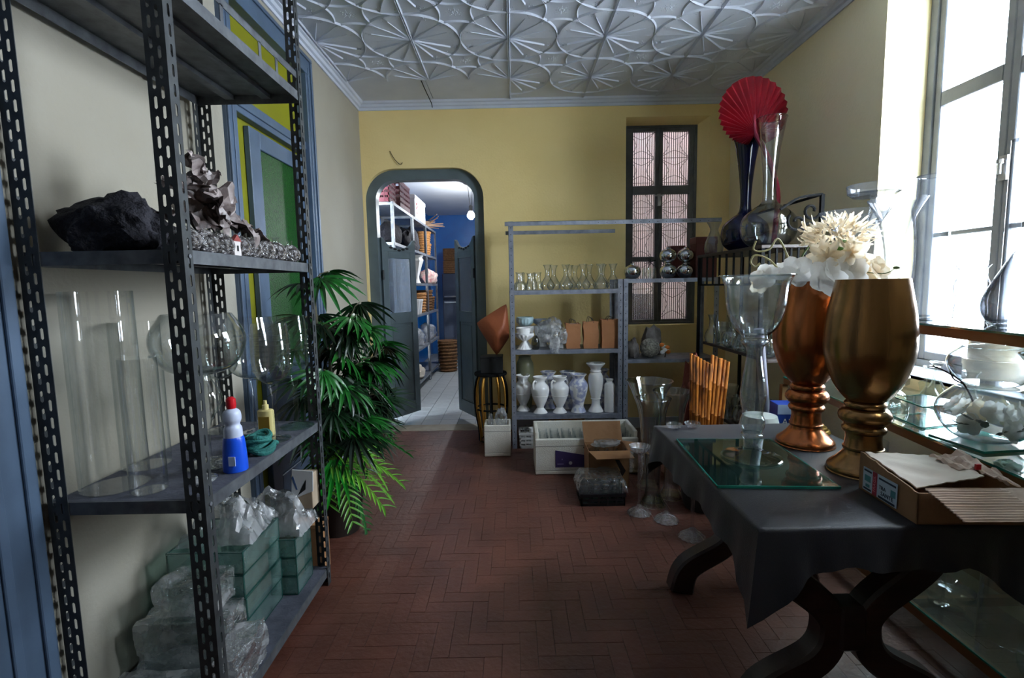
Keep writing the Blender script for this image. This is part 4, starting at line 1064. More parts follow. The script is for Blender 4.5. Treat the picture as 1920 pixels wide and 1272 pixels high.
# middle tier: compotes, wrap, paper bags
def compote(label, loc, r, h, group='white fluted pedestal bowls', m_=white_cer):
    t = thing('pedestal_bowl', label, 'bowl', loc, 0, group)
    MB().lathe(curve([(0, 0), (.07 * r / .085, 0), (.06 * r / .085, .012), (.03, .05), (.02, .075), (.025, .085)], 4) + [(0, .085)], 28, flute=14, depth=.05, frange=(0, .05)).build('foot', m_, t)
    vessel(curve([(0, .08), (.03, .082), (.07 * r / .085, .11), (r, h - .02), (r * 1.04, h)], 5), .006, .09, 56, flute=14, depth=.05, frange=(.085, h - .012)).build('bowl', m_, t)
    return t
compote('white fluted pedestal bowl at the front left of the middle tier', (PX(982), 4.62, c2), .085, .15)
o = vessel(curve([(0, 0), (.05, 0), (.055, .04), (.07, .10)], 4), .004, .006, 28).build('small_bowl', white_cer, None, (PX(980), 4.62, c2 + .098), smooth=.7)
tag(o, 'plain white bowl stacked inside the fluted pedestal bowl', 'bowl')
for k, (px, y, z, r) in enumerate(((984, 4.80, .0, .08), (1017, 4.83, .0, .075))):
    t = compote(f'white pedestal bowl at the back of the middle tier, {("left", "right")[k]} one behind the fluted bowl', (PX(px), y, c2), r, .2, 'back pedestal bowls')
pale = mat('pale_blue_ceramic', S(176, 200, 206), .3)
o = vessel(curve([(0, 0), (.04, 0), (.075, .03), (.082, .075), (.076, .085)], 4), .005, .006, 48, flute=16, depth=.04, frange=(.01, .075)).build('small_bowl', pale, None, (PX(984), 4.80, c2 + .2025), smooth=.8)
tag(o, 'pale blue fluted bowl on top of the left back pedestal bowl', 'bowl')
o = vessel(curve([(0, 0), (.04, 0), (.085, .03), (.092, .06)], 4), .005, .006, 30).build('small_bowl', mat('grey_ceramic', S(130, 136, 150), .35), None, (PX(1017), 4.83, c2 + .2035), smooth=.8)
tag(o, 'grey bowl on top of the right back pedestal bowl behind plastic', 'bowl')
film = thing('plastic_wrap', 'crinkled clear plastic wrap heaped on the rack and trailing over its edge', 'plastic wrap', (PX(1030), 4.66, c2))
lump_m = []
for k, (dx, dy, dz, s, sd) in enumerate(((.01, .02, .13, (.24, .17, .17), 1), (-.06, -.02, .06, (.18, .16, .12), 5), (.05, -.04, .0, (.15, .15, .22), 8))):
    o = lump('wrap_fold', None, None, (dx, dy, dz), s, plast, sd, .35, 3); o.parent = film
o = lump('wrap_tail', None, None, (.035, -.156, -.03), (.10, .035, .22), plast, 12, .35, 3); o.parent = film
o = lump('wrap_tail', None, None, (.115, -.10, .05), (.08, .05, .16), plast, 15, .4, 3); o.parent = film
tag(lump('dark_glass_bowl', 'dark glass bowl half hidden under the plastic wrap', 'bowl', (PX(1001) + .005, 4.585, c2), (.08, .07, .13), glass('smoky_glass', (.5, .52, .52), (.2, .22, .22)), 4, .04))
bagp = mat('brown_paper_bag', S(172, 118, 78), .75, col2=S(150, 98, 60), scale=4, bump=.3, bscale=16)
def paper_bag(label, loc, w_, d_, h_, seed, rz):
    t = thing('paper_bag', label, 'paper bag', loc, rz, 'brown paper bags on the rack')
    rnd = random.Random(seed); n = 6; vs = []; fs = []
    ring = [(-1, -1), (-.33, -1.0), (.33, -1.0), (1, -1), (1.0, -.2), (1, 1), (.3, 1.0), (-.3, 1.0), (-1, 1), (-1.0, .2)]
    for i in range(n + 1):
        z = h_ * i / n
        for (u, v) in ring:
            j = .006 * (i > 0)
            vs.append((u * w_/2 * (1 + .03 * i / n) + rnd.uniform(-j, j), v * d_/2 + rnd.uniform(-j, j), z + (rnd.uniform(-.008, .008) if i == n else 0)))
    m_ = len(ring)
    for i in range(n):
        for k in range(m_): fs.append((i * m_ + k, i * m_ + (k + 1) % m_, (i + 1) * m_ + (k + 1) % m_, (i + 1) * m_ + k))
    fs.append(tuple(range(m_))[::-1])
    MB().add(vs, fs).build('body', bagp, t, smooth=.3)
    MB().add([(x * .93, y * .93, h_ - .012) for x, y in [(u * w_/2, v * d_/2) for u, v in ring]], [tuple(range(m_))]).build('fill', mat('white_filling', S(206, 206, 210), .8), t)
    for s in (-1, 1): MB().tube(curve([(-w_ * .2, s * d_/2 * .96, h_ - .01), (-w_ * .12, s * d_ * .46, h_ + .02 + .012 * seed % .03), (w_ * .12, s * d_ * .44, h_ + .022), (w_ * .2, s * d_/2 * .96, h_ - .01)], 4), .003, 5).build('handle', mat('cord', S(60, 48, 40), .8), t)
paper_bag('left brown paper bag of three on the grey rack', (PX(1073), 4.64, c2), .128, .11, .235, 1, .03)
paper_bag('middle brown paper bag of three on the grey rack', (PX(1106), 4.63, c2), .132, .11, .245, 2, -.03)
paper_bag('right and widest brown paper bag of the three on the rack', (PX(1143), 4.63, c2), .165, .12, .26, 3, -.05)
# lower tier: white ceramic vases
amp = thing('amphora', 'x', 'vase', (0, 0, 0), 0, 'white two-handled amphora vases')
vessel(curve([(0, 0), (.062, 0), (.060, .012), (.034, .045), (.034, .06), (.062, .12), (.085, .20), (.084, .245), (.050, .285), (.046, .305), (.066, .335), (.068, .345)], 4), .006, .05, 28).build('body', white_cer, amp)
for s in (-1, 1): MB().tube(curve([(s * .050, 0, .30), (s * .074, 0, .31), (s * .088, 0, .285), (s * .088, 0, .25), (s * .078, 0, .225)], 5), .009, 8).build('handle', white_cer, amp)
MB().tube([(.078 * cos(a), .078 * sin(a), .165) for a in [2 * pi * k / 24 for k in range(24)]], .003, 5, closed=True).build('band', white_cer, amp)
for k, (px, y, rz) in enumerate(((1010, 4.62, .7), (1047, 4.62, .5), (978, 4.725, 1.6))):
    o = amp if k == 0 else dup(amp, (0, 0, 0)); o.location = (PX(px), y, c3); o.rotation_euler = (0, 0, rz)
    o['label'] = ['white two-handled amphora at the front left of the lower rack tier', 'white two-handled amphora in the middle front of the lower rack tier', 'white amphora set back by the left post of the lower tier'][k]
delft = mat('blue_sprig_porcelain', S(240, 240, 242), .25, col2=S(168, 174, 208), scale=20, contrast=.16)
jar_prof = curve([(0, 0), (.066, 0), (.066, .015), (.048, .06), (.062, .12), (.085, .21), (.086, .265), (.062, .305), (.056, .325), (.072, .352), (.075, .36)], 4)
def jar(label, loc, sc=1, m_=delft):
    t = thing('porcelain_jar', label, 'vase', loc); q = [(r * sc, z * sc) for r, z in jar_prof]
    vessel(q, .006, .06 * sc, 30).build('body', m_, t)
    MB().tube([(.0745 * sc * cos(a), .0745 * sc * sin(a), .358 * sc) for a in [2 * pi * k / 24 for k in range(24)]], .004, 6, closed=True).build('rim', white_cer, t)
jar('white jar with blue sprig pattern beside the tall pedestal vase', (PX(1083), 4.63, c3))
jar('blue sprigged jar standing behind the two amphoras', (PX(1028), 4.80, c3), 1.0)
jar('blue sprigged jar at the back between amphora and front jar', (PX(1066), 4.79, c3), 1.0)
jar('blue sprigged jar at the back right behind the cylinder bottle', (PX(1131), 4.79, c3), 1.04)
tv = thing('pedestal_vase', 'tallest white vase with wide flared mouth on the lower rack tier', 'vase', (PX(1116), 4.63, c3))
vessel(curve([(0, 0), (.066, 0), (.064, .02), (.042, .06), (.038, .10), (.042, .13), (.062, .22), (.070, .30), (.062, .35), (.046, .375), (.052, .385), (.046, .40), (.060, .425), (.085, .45), (.086, .462), (.06, .462)], 4), .006, .14, 30).build('body', white_cer, tv)
for z, r in ((.125, .042), (.385, .050)): MB().tube([(r * cos(a), r * sin(a), z) for a in [2 * pi * k / 24 for k in range(24)]], .006, 6, closed=True).build('collar', white_cer, tv)
cb = thing('bottle_vase', 'plain white cylinder bottle vase at the right end of the lower tier', 'vase', (PX(1142), 4.615, c3))
vessel([(0, 0), (.048, 0), (.05, .004), (.05, .25), (.045, .268), (.030, .278), (.028, .292), (.037, .302), (.037, .312)], .006, .01, 26).build('body', white_cer, cb)
om = mat('olive_glaze', S(150, 150, 120), .3, col2=S(120, 122, 96), scale=6)
oj = thing('ginger_jar', 'round olive glazed jar at the back left of the lower tier', 'vase', (.10, 4.86, c3))
vessel(curve([(0, 0), (.06, 0), (.068, .15), (.085, .33), (.082, .43), (.062, .475), (.058, .50), (.066, .508)], 4), .006, .02, 28).build('body', om, oj)

# ---- floor under and before the racks
basket_w = mat('white_plastic', S(206, 204, 200), .45)
crate('plastic_basket', 'small white plastic basket of jars under the left end of the rack', (.118, 4.63, .001), .17, .20, .15, basket_w, 0, 4, 'basket')
for k, (x, y) in enumerate(((.083, 4.60), (.151, 4.60), (.118, 4.67))):
    o = vessel([(0, 0), (.028, 0), (.03, .12), (.026, .15), (.03, .165)], .003, .006, 18).build('glass_jar', white_cer if k == 1 else clear, None, (x, y, .0155), smooth=.7)
    tag(o, ['clear jar at the left in the white plastic basket', 'white jar at the right in the white plastic basket', 'clear jar at the back of the white plastic basket'][k], 'jar')
crate('plastic_crate', 'yellow plastic crate on the floor at the back under the rack', (.50, 4.72, .001), .34, .34, .20, mat('yellow_plastic', S(206, 130, 22), .4))
sty = mat('styrofoam', S(232, 228, 218), .9, col2=S(204, 194, 176), scale=3, bump=.35, bscale=160)
def foam_box(name, label, loc, w_, d_, h_, rz=0, tw=.025, notch=None):
    t = thing(name, label, 'foam box', loc, rz); b = MB().bx(-w_/2, w_/2, -d_/2, d_/2, 0, .03)
    hf = h_ - (notch or 0)
    b.bx(-w_/2, w_/2, d_/2 - tw, d_/2, .03, h_).bx(-w_/2, -w_/2 + tw, -d_/2 + tw, d_/2 - tw, .03, h_).bx(w_/2 - tw, w_/2, -d_/2 + tw, d_/2 - tw, .03, h_)
    b.bx(-w_/2, w_/2, -d_/2, -d_/2 + tw, .03, hf)
    b.build('body', sty, t, smooth=None, bevel=.006)
    MB().bx(-w_/2 - .002, w_/2 + .002, -d_/2 - .002, -d_/2 + .002, hf * .80, hf * .815).bx(-w_/2 - .002, -w_/2 + .002, -d_/2 + .002, d_/2, hf * .80, hf * .815).bx(w_/2 - .002, w_/2 + .002, -d_/2 + .002, d_/2, hf * .80, hf * .815).build('lid_groove', mat('foam_shade', S(150, 146, 138), .9), t)
    return t
f1 = foam_box('foam_box', 'large white foam box of glassware with a purple wedge label', (.56, 4.06, .001), .82, .38, .34, 0, .03, .05)
y_ = -.192
MB().prism([(-.25, .06), (.26, .06), (.26, .11), (-.25, .20)], y_ - .0015, y_, 'y').build('wedge_label', mat('purple_print', S(64, 50, 96), .5), f1)
MB().lathe([(0, 0), (.014, 0), (.014, .002), (0, .002)], 16).xf(Matrix.Translation((-.13, y_ - .0012, .095)) @ Matrix.Rotation(pi / 2, 4, 'X')).build('round_mark', MATS['white_card'], f1)
MB().bx(-.235, -.185, y_ - .0022, y_ - .0014, .085, .09).bx(-.20, -.193, y_ - .0022, y_ - .0014, .12, .13).build('small_print', mat('lilac_print', S(150, 140, 176), .5), f1)
MB().prism([(-.03, .225), (-.02, .225), (.012, .165), (.002, .165)], y_ - .0015, y_, 'y').prism([(.035, .20), (.045, .20), (.012, .165), (.002, .165)], y_ - .0015, y_, 'y').build('v_mark', MATS['fret_shade_and_print_black'], f1)
tumb = MB(); tm_me = vessel([(0, 0), (.032, 0), (.036, .02), (.038, .10)], .003, .008, 18).mesh('body', clear, .7)
ck = 0
for i in range(8):
    for j in range(3):
        x, y = .225 + i * .0955, 3.948 + j * .095
        o = inst('glass_tumbler', tm_me, None, (x, y, .032 + .1 * ((i + j) % 2) * 0)); o.location.z = .198
        tag(o, f"clear tumbler in the {('front', 'middle', 'back')[j]} row of the large foam box, {ORD[i]} from the left", 'glass', 'tumblers in the foam box'); ck += 1
MB().bx(-.375, .375, -.155, .155, .03, .195).build('packing', mat('packing_paper', S(170, 166, 158), .9, bump=.4, bscale=20), f1)
f2 = foam_box('foam_box', 'small white foam box by the rack post holding plastic bags', (-.165, 4.43, .001), .235, .22, .285, 0, .022)
lump('plastic_bag', 'crinkled clear plastic bag sticking out of the small foam box', 'bag', (-.132, 4.415, .18), (.115, .13, .26), plast, 23, .4)
lump('plastic_bag', 'second rounded plastic bag in the small foam box, left side', 'bag', (-.222, 4.44, .18), (.062, .12, .19), plast, 29, .3)
# open carton in front of the foam box
ct = thing('open_carton', 'open brown carton of glasses before the large foam box', 'carton', (.685, 3.72, .001)); cw, cdp, ch = .30, .24, .275
b = MB()
b.bx(-cw/2, cw/2, -cdp/2, cdp/2, 0, .004).bx(-cw/2, cw/2, -cdp/2, -cdp/2 + .004, 0, ch).bx(-cw/2, cw/2, cdp/2 - .004, cdp/2, 0, ch).bx(-cw/2, -cw/2 + .004, -cdp/2, cdp/2, 0, ch).bx(cw/2 - .004, cw/2, -cdp/2, cdp/2, 0, ch)
b.build('body', kraft, ct, smooth=None)
MB().bar((-cw/2, cdp/2, ch), (cw/2, cdp/2, ch), .001, .001).add([(-cw/2, cdp/2 - .002, ch), (cw/2, cdp/2 - .002, ch), (cw/2 - .01, cdp/2 + .045, ch + .15), (-cw/2 - .01, cdp/2 + .045, ch + .15), (-cw/2, cdp/2 + .003, ch), (cw/2, cdp/2 + .003, ch), (cw/2 - .01, cdp/2 + .05, ch + .15), (-cw/2 - .01, cdp/2 + .05, ch + .15)], [(0, 1, 2, 3), (7, 6, 5, 4), (2, 1, 5, 6), (0, 3, 7, 4), (3, 2, 6, 7)]).build('flap', kraft, ct, smooth=None)
MB().add([(-cw/2, -cdp/2, ch), (cw/2, -cdp/2, ch), (cw/2 + .01, -cdp/2 - .12, ch - .015), (-cw/2 + .04, -cdp/2 - .12, ch - .02), (-cw/2, -cdp/2, ch + .004), (cw/2, -cdp/2, ch + .004), (cw/2 + .01, -cdp/2 - .12, ch - .011), (-cw/2 + .04, -cdp/2 - .12, ch - .016)], [(3, 2, 1, 0), (4, 5, 6, 7), (2, 3, 7, 6), (0, 4, 7, 3), (1, 2, 6, 5)]).build('flap', kraft, ct, smooth=None)
MB().add([(cw/2, -cdp/2, ch), (cw/2, cdp/2, ch), (cw/2 + .15, cdp/2, ch - .02), (cw/2 + .15, -cdp/2, ch - .03), (cw/2, -cdp/2, ch + .004), (cw/2, cdp/2, ch + .004), (cw/2 + .15, cdp/2, ch - .016), (cw/2 + .15, -cdp/2, ch - .026)], [(3, 2, 1, 0), (4, 5, 6, 7), (1, 2, 6, 5), (2, 3, 7, 6), (3, 0, 4, 7)]).build('flap', kraft, ct, smooth=None)
yy = -cdp/2 - .0008; ink = mat('dark_ink', S(44, 30, 24), .8); ink2 = mat('brown_ink', S(126, 70, 34), .8)
MB().prism([(.045, .21), (.075, .21), (.125, .125), (.075, .04), (.04, .04), (.085, .125)], yy, yy + .001, 'y').build('arrow_print', ink, ct)
MB().bx(-.118, -.012, yy, yy + .001, .075, .079).bx(-.118, -.012, yy, yy + .001, .121, .125).bx(-.118, -.114, yy, yy + .001, .075, .125).bx(-.016, -.012, yy, yy + .001, .075, .125).bx(-.095, -.07, yy, yy + .001, .09, .11).bx(-.055, -.03, yy, yy + .001, .09, .11).build('box_print', ink2, ct)
def text(parent, body, size, loc, rot, m_, name='printed_text', ext=.0004):
    cu = bpy.data.curves.new(name, 'FONT'); cu.body = body; cu.size = size; cu.extrude = ext; cu.align_x = 'CENTER'; cu.align_y = 'CENTER'; cu.resolution_u = 2
    o = bpy.data.objects.new(name, cu); COL.objects.link(o); o.location = loc; o.rotation_euler = rot; o.parent = parent; cu.materials.append(m_); return o
TXT = (ct, 'KAR', .040, (.012, yy, .055), (pi / 2, -pi / 2, 0), ink)
for k in range(7):
    x, y = -.105 + .07 * (k % 4), -.05 + .09 * (k // 4)
    o = inst('glass_tumbler', tm_me, None, (.685 + x, 3.72 + y, .006 + .165)); tag(o, f"clear tumbler in the {('front', 'back')[k // 4]} row inside the open brown carton, {ORD[k % 4]} from the left", 'glass', 'tumblers in the open carton')
MB().bx(-cw/2 + .006, cw/2 - .006, -cdp/2 + .006, cdp/2 - .006, .006, .168).build('packing', MATS['packing_paper'], ct)
tag(lump('plastic_wrap', 'clear crinkled film over the tumblers in the open carton', 'plastic wrap', (.685, 3.74, .276), (.24, .16, .05), plast, 41, .3))
# black crate of tumblers under film
blk = mat('black_plastic', S(22, 22, 26), .4)
crate('plastic_crate', 'low black plastic crate of tumblers under film on the parquet', (.585, 3.40, .001), .30, .24, .085, blk, 0, 3)
t4 = vessel(curve([(0, 0), (.030, 0), (.036, .02), (.033, .045), (.036, .07), (.036, .115)], 3), .003, .008, 20).mesh('body', clearg, .7)
for j in range(3):
    for i in range(4):
        x, y = .4815 + i * .069, 3.327 + j * .074
        for st in range(1):
            o = inst('glass_tumbler', t4, None, (x, y, .0155)); o.scale = (1, 1, 1.35)
            tag(o, (f'waisted tumbler in the front row of the black crate, {ORD[i]} from the left' if j == 0 else f"waisted tumbler in the {('front', 'middle', 'back')[j]} row of the black crate, {ORD[i]} from the left"), 'glass', 'tumblers in the black crate' if j else 'front tumblers of the black crate')
MB  # film cover
vs = []; fs = []; n = 18
for i in range(n + 1):
    for j in range(n + 1):
        u, v = 2 * i / n - 1, 2 * j / n - 1; e = max(abs(u), abs(v)); q = Vector((u * 3, v * 3, 5))
        vs.append((.585 + u * .172, 3.40 + v * .142, (.19 if e < .85 else .19 - (e - .85) / .15 * .09) + .012 * noise.noise(q * 1.6)))
for i in range(n):
    for j in range(n): a = i * (n + 1) + j; fs.append((a, a + n + 1, a + n + 2, a + 1))
tag(MB().add(vs, fs).build('wrapping_film', glass('thin_film', (.93, .95, .97), (.7, .74, .78), haze=.06, rough=.08, bump=.8, bscale=30, refl=1.8), smooth=.8), 'clear shrink film stretched over the tumblers of the black crate', 'film')
# barrel stool with a black box, folded brown cushion
st = thing('barrel_stool', 'black stool frame with curved gold rods beside the right swing door', 'stool', (-.235, 4.80, .001))
gold_rod = mat('aged_gold_metal', S(168, 120, 48), .4, .8)
for k in range(12):
    a = 2 * pi * k / 12
    MB().tube([(r * cos(a), r * sin(a), z) for r, z in curve([(.12, .012), (.125, .12), (.155, .34), (.15, .54), (.115, .66)], 4)], .009 if k % 2 else .012, 6).build('curved_rod', gold_rod if k % 3 else iron, st)
for z, r in ((.012, .12), (.33, .15)): MB().tube([(r * cos(a), r * sin(a), z) for a in [2 * pi * k / 28 for k in range(28)]], .009, 6, closed=True).build('ring', iron, st)
MB().lathe([(0, .655), (.155, .655), (.16, .665), (.155, .68), (0, .682)], 32).build('seat', iron, st)
bb_ = thing('black_box', 'matt black box standing on the barrel stool', 'box', (-.225, 4.80, .6838)); MB().bx(-.10, .11, -.09, .09, 0, .145).build('body', mat('matt_black', S(14, 14, 16), .7), bb_, bevel=.004); MB().bx(-.103, .113, -.093, .093, .145, .16).build('lid', MATS['matt_black'], bb_, bevel=.003)
lea = mat('russet_leather', S(156, 84, 48), .55, col2=S(122, 60, 32), scale=4, bump=.2, bscale=30)
P_ = [(-.19, -.02, .36), (.14, .0, .56), (.16, -.02, .20), (.02, .02, .0), (.04, -.115, .24), (.02, .10, .28), (.09, -.10, .30)]
cu_ = thing('folded_cushion', 'russet leather folded cushion with pointed corners above the black stool', 'cushion', (-.195, 4.80, .8455))
bm = bmesh.new(); vv = [bm.verts.new(p) for p in P_]
for f_ in ((0, 4, 1), (4, 6, 1), (6, 2, 1), (0, 3, 4), (4, 3, 6), (6, 3, 2), (0, 1, 5), (1, 2, 5), (2, 3, 5), (3, 0, 5)): bm.faces.new([vv[i] for i in f_])
bmesh.ops.recalc_face_normals(bm, faces=bm.faces[:]); bmesh.ops.subdivide_edges(bm, edges=bm.edges[:], cuts=4, use_grid_fill=True)
for _ in range(2): bmesh.ops.smooth_vert(bm, verts=bm.verts[:], factor=.35, use_axis_x=True, use_axis_y=True, use_axis_z=True)
zm = min(v.co.z for v in bm.verts)
for v in bm.verts: v.co.z -= zm
bm.verts.index_update(); MB().add([tuple(v.co) for v in bm.verts], [tuple(v.index for v in f.verts) for f in bm.faces]).build('body', lea, cu_, smooth=.9); bm.free()

# ---- second rack: mirrored balls, cups, red cartons, wrapped things
d1, d2_ = U2Z[1] + .0022, U2Z[0] + .0022
mir = mat('mirror_glass', S(196, 200, 204), .05, 1.0)
P2 = lambda px, Y: (px - 962) / 940 * (Y + .07)
ball_me = MB().lathe(curve([(0, 0), (.03, .002), (.062, .025), (.076, .062), (.066, .10), (.035, .124), (.022, .128), (.022, .138), (0, .138)], 5), 28).mesh('body', mir, .8)
for k, (px, y, z) in enumerate(((1181, 4.62, 0), (1246, 4.62, 0), (1277, 4.62, 0), (1240, 4.62, .1395), (1281, 4.62, .1395))):
    if k == 3: px = 1245
    if k == 4: px = 1278
    o = inst('mirror_ball', ball_me, None, (P2(px, y), y, d1 + z), (0, 0, k))
    tag(o, ['mirrored glass ball at the left end before the barred window', 'lower left mirrored ball of the stacked four', 'lower right mirrored ball of the stacked four', 'upper left mirrored ball of the stacked four', 'upper right mirrored ball of the stacked four', 'mirrored ball hidden behind the stacked four'][k], 'ball', 'mirrored glass balls')
for k, (px, y) in enumerate(((1208, 4.61), (1218, 4.72))):
    o = vessel([(0, 0), (.034, 0), (.038, .01), (.04, .10)], .003, .008, 20).build('glass_cup', clearg, None, (P2(px, y) - .004, y + .02 * k, d1), smooth=.7)
    tag(o, f'small greenish glass cup between the mirrored balls, {ORD[k]} from the left', 'glass', 'glass cups on the window rack')
stq = thing('star_ornament', 'small glass star ornament on a cup before the window', 'ornament', (P2(1213, 4.86), 4.86, d1))
MB().lathe([(0, 0), (.03, 0), (.01, .03), (.008, .13), (0, .13)], 12).build('stand', clear, stq)
s_ = MB()
for k in range(6):
    a = k * pi / 3 + .3; s_.bar((0, 0, .16), (.055 * cos(a), 0, .16 + .055 * sin(a)), .008, .008)
s_.build('star', smoke if False else MATS['smoky_glass'], stq)
redb = mat('maroon_carton', S(96, 44, 38), .6, col2=S(80, 34, 30), scale=4)
for k, (x0, x1, y, h) in enumerate(((1.60, 1.80, 4.63, .36),)):
    t = thing('maroon_box', 'tall maroon box at the right end of the window rack', 'box', (1.75, 4.66, d1)); MB().bx(-.095, .095, -.08, .08, 0, .36).build('body', redb, t, bevel=.004); MB().bx(-.098, .098, -.083, .083, .30, .365).build('lid', redb, t, bevel=.003)
t = thing('maroon_box', 'smaller dark maroon box behind the upper right mirrored ball', 'box', (1.56, 4.84, d1)); MB().bx(-.07, .07, -.05, .05, 0, .30).build('body', redb, t, bevel=.02); MB().bx(-.072, .072, -.052, .052, .27, .305).build('lid', redb, t, bevel=.003)
news = mat('grey_newsprint', S(150, 144, 140), .8, col2=S(84, 78, 76), scale=12, contrast=.5, bump=.5, bscale=20)
lump('wrapped_glass', 'grey paper wrapped glass at the left of the second window-rack tier', 'parcel', (1.105, 4.66, d2_), (.13, .2, .19), news, 51, .35)
lump('wrapped_glass', 'grey paper wrapped glass propped above the round white pot', 'parcel', (1.33, 4.83, d2_), (.20, .15, .30), news, 55, .4)
o = MB().lathe(curve([(0, -.075), (.05, -.07), (.088, -.02), (.085, .03), (.05, .07), (.045, .085), (0, .085)], 4), 24).xf(Matrix.Rotation(1.2, 4, 'X')).build('round_pot', mat('speckled_stone_pot', S(186, 182, 172), .8, col2=S(120, 118, 112), scale=60, contrast=.3), None, (1.262, 4.64, d2_ + .089), smooth=.8)
tag(o, 'speckled round white pot lying on the second window-rack tier', 'pot')
fl_ = thing('silk_flower', 'small orange and white silk flower beside the round white pot', 'flower', (1.40, 4.63, d2_))
for k in range(7): MB().ball((.03 * cos(k * .9), .02 * sin(k * .9), .05 + .022 * (k % 4)), .026, 1, (1, .5, .8)).build('petal', mat('orange_petal', S(200, 110, 30), .7) if k % 3 == 0 else white_cer, fl_)
MB().tube([(0, 0, 0), (.01, 0, .05), (0, 0, .1)], .005, 6).build('flower_stem', stem_m, fl_)
# loose wires on ceiling and wall
tag(MB().tube(curve([(-.78, 4.645, 3.329), (-.775, 4.9, 3.318), (-.765, 5.10, 3.30), (-.76, 5.118, 3.262)], 5), .004, 5).build('loose_wire', iron), 'short black wire running down the plain ceiling panel', 'wire')
tag(MB().tube(curve([(-1.205, 5.164, 2.87), (-1.16, 5.155, 2.79), (-1.105, 5.150, 2.735), (-1.085, 5.164, 2.755)], 5), .003, 5).build('loose_wire', iron), 'thin dark wire on the yellow wall above the doorway', 'wire')

# ------------------------------------------------------------------ dark draped table
TX0, TX1, TY0, TY1, TZ = .705, 1.495, 1.405, 2.515, .780
tbm = mat('dark_mahogany', S(44, 22, 18), .4, col2=S(26, 13, 12), scale=8, stretch=(1, 1, 6), bump=.06)
tb = thing('trestle_table', 'dark mahogany table on curved crossed legs under the black cloth', 'table', (1.10, 1.96, 0))
MB().bx(-.36, .36, -.52, .52, .735, .762).build('tabletop', tbm, tb, bevel=.006)
def curved_leg(pts, w_, t_, y):
    """flat curved leg: centreline in xz swept with a deep section"""
    P = [Vector((p[0], 0, p[1])) for p in curve(pts, 7)]; n = len(P); vs = []; fs = []
    for i, p in enumerate(P):
        d = (P[min(i + 1, n - 1)] - P[max(i - 1, 0)]).normalized(); s = Vector((-d.z, 0, d.x))
        ww = w_ * (1 + .25 * abs(2 * i / (n - 1) - 1) ** 2)
        for a, b in ((-1, -1), (1, -1), (1, 1), (-1, 1)): vs.append(p + s * a * ww / 2 + Vector((0, y + b * t_ / 2, 0)))
    for i in range(n - 1):
        for k in range(4): fs.append((4*i + k, 4*i + (k+1) % 4, 4*i + 4 + (k+1) % 4, 4*i + 4 + k))
    fs += [(0, 3, 2, 1), tuple(4*(n-1) + k for k in range(4))]
    return MB().add(vs, fs)
for y in (-.37, .37):
    for s in (-1, 1):
        curved_leg([(s * .33, .735), (s * .24, .56), (s * .085, .42), (s * .055, .33), (s * .10, .23), (s * .27, .12), (s * .31, .0)], .095, .085, y).build('curved_leg', tbm, tb, bevel=.01)
    MB().bx(-.05, .05, y - .05, y + .05, .27, .43).build('crossing_block', tbm, tb, bevel=.015)
MB().bx(-.022, .022, -.32, .32, .315, .375).build('stretcher', tbm, tb, bevel=.006)
cloth = mat('black_table_cloth', S(27, 26, 34), .46, col2=S(21, 20, 27), scale=5, bump=.10, bscale=220, sheen=.08, spec=.45)
def cloth_mesh():
    mb = MB(); per = []; N_ = 34
    for i in range(N_): per.append((TX0 + (TX1 - TX0) * i / N_, TY0, 0, -1))
    for i in range(N_): per.append((TX1, TY0 + (TY1 - TY0) * i / N_, 1, 0))
    for i in range(N_): per.append((TX1 - (TX1 - TX0) * i / N_, TY1, 0, 1))
    for i in range(N_): per.append((TX0, TY1 - (TY1 - TY0) * i / N_, -1, 0))
    n = len(per); rings = []; cs = [(TX0, TY0), (TX1, TY0), (TX1, TY1), (TX0, TY1)]
    def ring(inset, z, out=0, hem=None):
        r = []
        for i, (x, y, nx, ny) in enumerate(per):
            px = min(max(x, TX0 + inset), TX1 - inset); py = min(max(y, TY0 + inset), TY1 - inset)
            dc = min(sqrt((x - a) ** 2 + (y - b) ** 2) for a, b in cs); ca = max(0, 1 - dc / .22)
            c = min(cs, key=lambda q: (x - q[0]) ** 2 + (y - q[1]) ** 2)
            if dc < .06 and out:
                k = 1 - dc / .06
                sx, sy = (-1 if c[0] == TX0 else 1), (-1 if c[1] == TY0 else 1)
                nx, ny = nx * (1 - k) + sx * .7 * k, ny * (1 - k) + sy * .7 * k
            wv = out * (1 + .45 * sin(i * .55) + .3 * sin(i * 1.31 + 2)) * (1 + 1.6 * ca * ca)
            if nx > .5: wv = min(wv, .02)
            zz = z if hem is None else z - hem * (1 + .05 * sin(i * .4) + .04 * sin(i * .9)) - .16 * ca ** 2 * hem / .13
            r.append((px + nx * wv, py + ny * wv, zz))
        return r
    seq = [ring(.36, TZ), ring(.2, TZ), ring(.012, TZ), ring(.003, TZ - .004), ring(0, TZ - .014), ring(0, TZ, .006, .04), ring(0, TZ, .012, .08), ring(0, TZ, .020, .125)]
    for i, r in enumerate(seq): mb.add(r, [])
    for a in range(len(seq) - 1):
        for k in range(n): mb.f.append((a * n + k, a * n + (k + 1) % n, (a + 1) * n + (k + 1) % n, (a + 1) * n + k))
    mb.f.append(tuple(range(n))[::-1])
    return mb
o = cloth_mesh().build('tablecloth', cloth, None, smooth=1.2); tag(o, 'black cloth draped over the trestle table with pointed corner folds', 'tablecloth')
T = TZ + .0012
